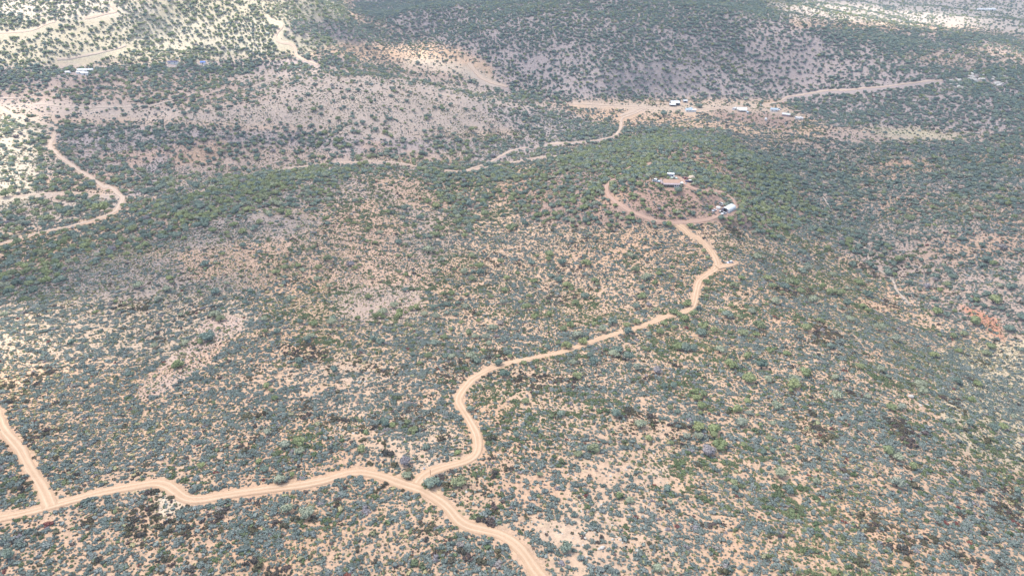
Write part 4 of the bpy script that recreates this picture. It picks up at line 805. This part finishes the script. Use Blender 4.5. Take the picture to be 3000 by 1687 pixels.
corral('dark rail fence round the reddish corral left of the barn', [(1903,297),(1935,298),(1933,309),(1899,309.5),(1903,297)], 'corral fences left of the barn')
corral('dark rail fence of the pen between the corral and the barn', [(1944,300),(1962,300),(1961,308),(1943,308),(1944,300)], 'corral fences left of the barn')
# ---- homestead at the upper left
G2 = 'white roofed sheds of the upper left homestead'
for k, (u, v, w_, d, lab) in enumerate([(241,210,9,5,'white roofed house at the upper left homestead, highest'),(261,210,11,5,'long white roofed shed at the right of the upper left homestead'),(238,217,9,4,'low white roofed shed below the highest homestead roof'),(250,220,8,4,'low white roofed shed lowest in the upper left homestead'),(200,217,5,4,'small white shed standing left of the homestead roofs')]):
    e = thing('shed', lab, 'shed', u, v, math.radians(4), G2, 8); gable(e, w_, d, 2.5, .8, WHITE, WMET, .3); P('door', e, DARKI, lambda bm: box(bm, -.5, .5, -d/2-.07, -d/2-.002, 0, 2)); 
e = thing('shed', 'long white walled shed with dark roof in the upper left woods', 'shed', 508, 187, 0, None, 10); gable(e, 12, 5, 2.4, .8, WHITE, plain('dark_roof', (.08,.08,.16), .6), .3); windows(e, [(-3, -2.5, .9, 1, .9, 'f'), (3, -2.5, .9, 1, .9, 'f')])
e = thing('shed', 'small shed under a bright blue tarp in the upper left woods', 'shed', 596, 188, 0, None, 9); gable(e, 6, 5, 2.4, 1.0, WHITE, BLUET, .3); P('door', e, DARKI, lambda bm: box(bm, -.5, .5, -2.57, -2.502, 0, 2))
e = thing('farm_building', 'long white roofed building on the far upper right plain, left one', 'building', 2876, 32, math.radians(-4), 'white buildings on the far plain', 14); gable(e, 22, 9, 3.2, 1.8, WHITE, WMET, .4); P('door', e, DARKI, lambda bm: box(bm, -2, 2, -4.57, -4.502, 0, 2.8))
e = thing('farm_building', 'white roofed building on the far upper right plain, right one', 'building', 2902, 32, math.radians(3), 'white buildings on the far plain', 14); gable(e, 18, 12, 3.4, 2.6, WHITE, WMET, .4); P('door', e, DARKI, lambda bm: box(bm, -2, 2, -6.07, -6.002, 0, 2.8))
# ---- boulders one can point at
def boulder(u, v, d, label, flat=.8):
    p = at(u, v+.2*d); R = d/2/pxm(p); o = link(bpy.data.objects.new('boulder', random.choice(ROCKS))); o.location = p+Vector((0, 0, R*.25)); o.scale = (R, R*.9, R*flat); o.rotation_euler = (0, 0, random.uniform(0, 6)); tag(o, label, 'boulder', 'pale boulders'); stamp(p.x, p.y, R*1.1); return o
boulder(2668, 1160, 20, 'largest pale boulder among shrubs on the right hillside', 1.0); boulder(2697, 1186, 12, 'flat pale boulder below the largest boulder, left one'); boulder(2716, 1185, 12, 'round white boulder below the largest boulder, right one')
boulder(1765, 1601, 18, 'grey white boulder right of the bottom road curve'); boulder(1755, 1606, 10, 'small boulder touching the grey white boulder'); boulder(1782, 1654, 14, 'pale boulder near the bottom edge right of the road'); boulder(1525, 1231, 7, 'lone small pale boulder right of the winding road'); boulder(2708, 940, 7, 'small pale boulder on the slope below the dry wash')
OUT = sorted((2780+random.random()*175, random.gauss(0, 8), random.uniform(1.0, 3.6)) for k in range(46))
for k, (u, dv, R) in enumerate(OUT):
    v = 240-(u-2780)/17.5+dv+10*math.sin((u-2780)/19); p = at(u, v)
    o = link(bpy.data.objects.new('boulder', random.choice(ROCKS))); o.location = p+Vector((0, 0, R*.2)); o.scale = (R*1.3, R, R*.9); o.rotation_euler = (random.uniform(-.3, .3), random.uniform(-.3, .3), random.uniform(0, 6)); tag(o, 'white rock of the limestone outcrop near the right edge, number %d counted from left' % (k+1) if k else 'leftmost white rock of the limestone outcrop near the right edge', 'boulder', 'white rocks of the limestone outcrop'); stamp(p.x, p.y, R*1.3); stamp(p.x, p.y-R*2, R)
# ---- shade trees of the ranch
for u, v, d, kd, lab in [(2047,310,20,1,'largest round dark tree standing alone on the ranch flat'),(2023,305,10,1,'small dark tree left of the large ranch tree'),(1988,327,14,2,'grey green poplar left of the blue farmhouse'),(1944,334,26,1,'wide dark tree below the barn'),(2180,308,11,2,'pale green tree behind the wide farmhouse'),(2188,307,11,1,'dark tree behind the wide farmhouse'),(2196,311,8,1,'small dark tree right of the wide farmhouse'),(2221,311,10,0,'round green tree left of the parked white car'),(2197,332,11,2,'grey green tree hiding the small blue shed'),(2197,343,9,0,'green tree below the small blue shed'),(2145,335,14,2,'pale bushy tree left below the wide farmhouse'),(2322,338,15,2,'rounded grey green tree right of the slanted white roof'),(1815,281,12,0,'green tree at the creek left of the corral'),(2233,298,12,1,'green tree where the ranch road leaves')]:
    r_ = put_tree(u, v, d, kd); titems.pop(); r_['label'] = lab; r_['group'] = 'shade trees of the ranch'
# ==================================================================== SCATTER of what nobody could count
for x, y, R in TREE_XY: stamp(x, y, R*.75)
def keep(x, y):
    i = np.clip((x-MX0).astype(int), 0, MXN-1); j = np.clip((y-MY0).astype(int), 0, MYN-1); return ~KEEP[j, i]
def grid(dmin, dmax, cell, half=.98, jt=1.05):
    """jittered grid over the wedge of ground in front of the camera (wider than its view)"""
    ym = dmax; xs = np.arange(-half*ym-20, half*ym+20, cell); ys = np.arange(max(70, dmin*.5), ym+10, cell)
    X, Y = np.meshgrid(xs, ys); X = X.ravel(); Y = Y.ravel(); d = np.hypot(X, Y); k = (np.abs(X) < half*Y+25) & (d >= dmin) & (d < dmax)
    X = X[k]; Y = Y[k]; X = X+rng.uniform(-.5, .5, len(X))*cell*jt; Y = Y+rng.uniform(-.5, .5, len(Y))*cell*jt
    Zv = height(X, Y); return X, Y, Zv
tp = []; ts = []; trr = []; tv = []
for dmin, dmax, cell in ((95, 900, 3.2), (900, 2400, 4.2)):
    X, Y, Zv = grid(dmin, dmax, cell); u, v, d = world_uv(X, Y, Zv)
    tc = mlook(acc['tc'], u, v); r0 = mlook(acc['tr'], u, v)
    n = fbm(X, Y, 26, 3, 51); n2 = np.abs(fbm(X, Y, 130, 3, 52)*2-1)
    p = tc*cell*cell/(math.pi*(r0*.92)**2)*1.25*(np.clip(.62+1.5*(n-.25), 0, 2.0))*(1+.8*np.clip(.18-n2, 0, 1)/.18*(tc > .03))
    ok = (rng.random(len(X)) < p) & keep(X, Y)
    X = X[ok]; Y = Y[ok]; Zv = Zv[ok]; r0 = r0[ok]; u = u[ok]; v = v[ok]; d = d[ok]; m = len(X)
    R = r0*np.exp(np.clip(rng.normal(-.04, .24, m), -.6, .42)); g = mlook(acc['g'], u, v)
    hs = rng.uniform(.8, 1.1, m)
    mat = np.where(rng.random(m) < g, 0, 1); mat = np.where(rng.random(m) < .12, 2, mat); mat = np.where(rng.random(m) < .012, 3, mat)
    tp.append(np.c_[X, Y, Zv-.06*R]); ts.append(np.c_[R, R, R*hs]); trr.append(np.c_[np.zeros(m), np.zeros(m), rng.uniform(0, 6.28, m)]); tv.append(rng.integers(0, 6, m)*4+mat)
ex = [(float(h[0][0]), float(h[1][0]), float(h[2][0]), d/2/pxm((float(h[0][0]), float(h[1][0]), float(h[2][0])))) for h, d, kd in EXTRA_TREES]
if ex:
    ex = np.array(ex); tp.append(ex[:, :3]); ts.append(np.repeat(ex[:, 3:4], 3, 1)); trr.append(np.zeros((len(ex), 3))); tv.append(rng.integers(0, 6, len(ex))*4)
tp = np.concatenate(tp); ts = np.concatenate(ts); trr = np.concatenate(trr); tv = np.concatenate(tv)
scatter('trees', tp, ts, trr, tv, proto_collection('tree', [TREE_M[(i, j)] for i in range(6) for j in range(4)]), 'green juniper and oak trees dotted over the farther hills and valleys')
m_ = tp[:, 1] < 520
for q, R in zip(tp[m_], ts[m_]): stamp(q[0], q[1], R[0]*.7)
print('trees', len(tp))
sp_ = []; ss = []; sr = []; sv = []
for dmin, dmax, cell, rr in ((95, 470, 1.32, .66), (470, 850, 1.8, .88), (850, 1900, 3.2, 1.35)):
    X, Y, Zv = grid(dmin, dmax, cell, .95, .74); u, v, d = world_uv(X, Y, Zv)
    shc = mlook(acc['sc'], u, v)
    if dmin > 800: shc = shc*.8
    # patches: shrubs run together along the slope
    th = np.where(u < 1300, .55, -.45)+(fbm(X, Y, 120, 2, 3)-.5)*1.2; ca_, sa_ = np.cos(th), np.sin(th)
    A = X*ca_+Y*sa_; B = -X*sa_+Y*ca_
    n = fbm(A/1.5, B, 3.8, 3, 61); n2 = fbm(X, Y, 60, 3, 62)
    p = np.clip(shc*1.5-.05+(n-.5)*1.35+(n2-.5)*.4, 0, .97)*np.clip(shc*3, 0, 1)
    ok = (rng.random(len(X)) < p) & keep(X, Y)
    f = lambda q: q[ok]
    X, Y, Zv, u, v, d, th = map(f, (X, Y, Zv, u, v, d, th)); m = len(X)
    g = mlook(acc['g'], u, v); dk = mlook(acc['dk'], u, v)
    R = np.minimum(rr*np.exp(rng.normal(0, .36, m)-.05)*(.85+.35*(n[ok]>.55)+.3*np.clip(fbm(X, Y, 22, 2, 63)-.5, 0, 1)*2), rr*2.1)
    dn = fbm(X, Y, 16, 3, 66); gn = fbm(X, Y, 30, 2, 67)
    mat = np.where(gn+rng.normal(0, .16, m) < .18+g*.6, 1, 0); q = rng.random(m)
    mat = np.where(dn+rng.normal(0, .05, m) > .80-dk*.9, 2, mat); mat = np.where(q > .975, 3, mat); mat = np.where((q < .003), 4, mat)
    sp_.append(np.c_[X, Y, Zv-.04*R]); ss.append(np.c_[R, R, R*rng.uniform(.75, 1.2, m)]); sr.append(np.c_[np.zeros(m), np.zeros(m), th+rng.normal(0, .35, m)]); sv.append(rng.integers(0, 5, m)*5+mat)
sp_ = np.concatenate(sp_); ss = np.concatenate(ss); sr = np.concatenate(sr); sv = np.concatenate(sv)
u, v, d = project(sp_[:, 0], sp_[:, 1], sp_[:, 2]); vis = (u > 12) & (u < 2988) & (v > 10) & (v < 1675)
sizepx = ss[:, 0]*F/d*vis; order = np.argsort(-sizepx)[:300-NSH]; near = np.zeros(len(sp_), bool); near[order] = True
for i in np.nonzero(near)[0]: put_shrub(sp_[i, 0], sp_[i, 1], sp_[i, 2]+.04*ss[i, 0], ss[i, 0], sv[i] % 5, int(sv[i]//5), u[i], v[i], sr[i, 2])
label_all(sitems, 'shrub')
k = ~near
scatter('shrubs', sp_[k], ss[k], sr[k], sv[k], proto_collection('shrub', [SHR_M[(i, j)] for i in range(5) for j in range(5)]), 'grey-green scrub covering the slopes beyond the nearest shrubs')
print('shrubs', len(sp_))
gp = []; gs = []; gr = []; gv = []
for dmin, dmax, cell, rr in ((95, 430, .95, .34), (430, 800, 2.0, .55), (800, 1500, 4.2, .9)):
    X, Y, Zv = grid(dmin, dmax, cell, .9); u, v, d = world_uv(X, Y, Zv)
    n = fbm(X, Y, 20, 3, 81); shc = mlook(acc['sc'], u, v)
    ok = (rng.random(len(X)) < np.clip(.3+1.6*(n-.4)+.25*shc+.25*(shc < .3), .08, .95)) & keep(X, Y)
    X, Y, Zv, u, v = X[ok], Y[ok], Zv[ok], u[ok], v[ok]; m = len(X)
    R = rr*np.exp(rng.normal(0, .4, m)); st_ = rng.random(m) < (.30+.6*(fbm(X, Y, 45, 2, 83)-.5)*2)
    c4 = np.where(st_, 0, np.array([1, 2, 2, 3])[rng.integers(0, 4, m)])
    gp.append(np.c_[X, Y, Zv-.03]); gs.append(np.c_[R, R, R]); gr.append(np.c_[np.zeros(m), np.zeros(m), rng.uniform(0, 6.28, m)]); gv.append(rng.integers(0, 2, m)*4+c4)
gp = np.concatenate(gp); gs = np.concatenate(gs); gr = np.concatenate(gr); gv = np.concatenate(gv)
scatter('ground_cover', gp, gs, gr, gv, proto_collection('tuft', SML), 'straw coloured tufts and tiny bushes between the shrubs'); print('tufts', len(gp))
# pale stones on the rocky spurs
X, Y, Zv = grid(95, 520, 1.5, .9); u, v, d = world_uv(X, Y, Zv); rk = mlook(acc['rock'], u, v); n = fbm(X, Y, 11, 3, 85)
ok = (rng.random(len(X)) < np.clip((rk*4)*(n-.42)*4, 0, .6)+.004) & keep(X, Y); X, Y, Zv = X[ok], Y[ok], Zv[ok]; m = len(X); R = .24*np.exp(np.clip(rng.normal(0, .45, m), -1, 1))
print('stones', m, R.max(), np.abs(X).max(), Zv.max(), Zv.min())
scatter('stones', np.c_[X, Y, Zv], np.c_[R, R, R], np.c_[np.zeros(m), np.zeros(m), rng.uniform(0, 6.28, m)], rng.integers(0, 4, m), proto_collection('stone', ROCKS), 'pale stones strewn over the rocky spurs')
# ==================================================================== CLOUDS with gaps that let the sun through
zc = 900.0; cs = 22.0
cxs = np.arange(-3300, 1500, cs); cys = np.arange(-300, 4200, cs); CX, CY = np.meshgrid(cxs, cys)
gz = np.full(CX.shape, -20.0)
for _ in range(4):
    t = (zc-gz)/SUN.z; px = CX-SUN.x*t; py = CY-SUN.y*t; gz = height(px.ravel(), py.ravel()).reshape(CX.shape)
u, v, d = project(px, py, gz); lit = mlook(SUNM, u, v); lit = np.where((py < 40) | (d < 60), 0, lit)
dark = mlook(DARKM, u, v); dark = np.where((py < 40) | (d < 60), 0, dark)
edge = (fbm(CX, CY, 160, 4, 3)-.5)*.5
cm = bpy.data.materials.new('cloud'); cm.use_nodes = True; t = cm.node_tree; t.nodes.clear()
o_ = t.nodes.new('ShaderNodeOutputMaterial'); tr = t.nodes.new('ShaderNodeBsdfTransparent'); tr.inputs[0].default_value = (CLOUD_T,)*3+(1,)
df = t.nodes.new('ShaderNodeBsdfTranslucent'); df.inputs[0].default_value = ((1-CLOUD_T)*.75,)*3+(1,); ad = t.nodes.new('ShaderNodeAddShader')
t.links.new(tr.outputs[0], ad.inputs[0]); t.links.new(df.outputs[0], ad.inputs[1]); t.links.new(ad.outputs[0], o_.inputs[0])
def cloud(name, thick, zc, amp):
    inside = thick > 0.02; hh = thick*(amp*.3+amp*fbm(CX, CY, 300, 5, 8))
    ny, nx = CX.shape; idx = -np.ones((ny, nx), int)
    cell = inside[:-1, :-1] & inside[1:, :-1] & inside[:-1, 1:] & inside[1:, 1:]
    need = np.zeros((ny, nx), bool); need[:-1, :-1] |= cell; need[1:, :-1] |= cell; need[:-1, 1:] |= cell; need[1:, 1:] |= cell
    ids = np.nonzero(need.ravel())[0]; idx = idx.ravel(); idx[ids] = np.arange(len(ids)); idx = idx.reshape(ny, nx); nv = len(ids)
    top = np.c_[CX.ravel()[ids], CY.ravel()[ids], (zc+hh).ravel()[ids]]; bot = np.c_[CX.ravel()[ids], CY.ravel()[ids], (zc-hh*.25-6).ravel()[ids]]
    J, I = np.nonzero(cell); q = np.stack([idx[J, I], idx[J, I+1], idx[J+1, I+1], idx[J+1, I]], 1)
    fc = [q, q[:, ::-1]+nv]; cp_ = np.pad(cell, 1)
    for dj, di, a_, b_ in ((-1, 0, (0, 0), (0, 1)), (1, 0, (1, 1), (1, 0)), (0, -1, (1, 0), (0, 0)), (0, 1, (0, 1), (1, 1))):
        out = cell & ~cp_[1+dj:1+dj+cell.shape[0], 1+di:1+di+cell.shape[1]]; J, I = np.nonzero(out)
        A = idx[J+a_[0], I+a_[1]]; B = idx[J+b_[0], I+b_[1]]; fc.append(np.stack([B, A, A+nv, B+nv], 1))
    me = raw_mesh(name, np.concatenate([top, bot]), np.concatenate(fc), cm)
    tag(link(bpy.data.objects.new(name, me)), kind='structure')
cloud('cloud_layer', sstep(.62, .30, lit+edge*.6), 900.0, 60)
cm = cm.copy(); cm.node_tree.nodes['Transparent BSDF'].inputs[0].default_value = (.82, .82, .82, 1); cm.node_tree.nodes['Translucent BSDF'].inputs[0].default_value = (.14, .14, .14, 1)
cloud('low_cloud', sstep(.45, .75, dark+edge*.4), 770.0, 40)
# ==================================================================== HAZE
if HAZE:
    bm = bmesh.new(); bmesh.ops.create_cube(bm, size=1)
    hm = bpy.data.materials.new('haze_air'); hm.use_nodes = True; t = hm.node_tree; t.nodes.clear(); o_ = t.nodes.new('ShaderNodeOutputMaterial'); pv = t.nodes.new('ShaderNodeVolumePrincipled')
    pv.inputs['Density'].default_value = HAZE; pv.inputs['Color'].default_value = (.70, .82, 1, 1); pv.inputs['Anisotropy'].default_value = .0; t.links.new(pv.outputs[0], o_.inputs['Volume'])
    hz = mesh_obj('haze', bm, hm); zlo = float(ZZ.min())-1.5; zhi = CZ+12
    zhi = max(zhi, float(ZZ.max())+25)
    hz.scale = (8600, 6300, zhi-zlo); hz.location = (0, 2550, (zhi+zlo)/2); tag(hz, kind='stuff')
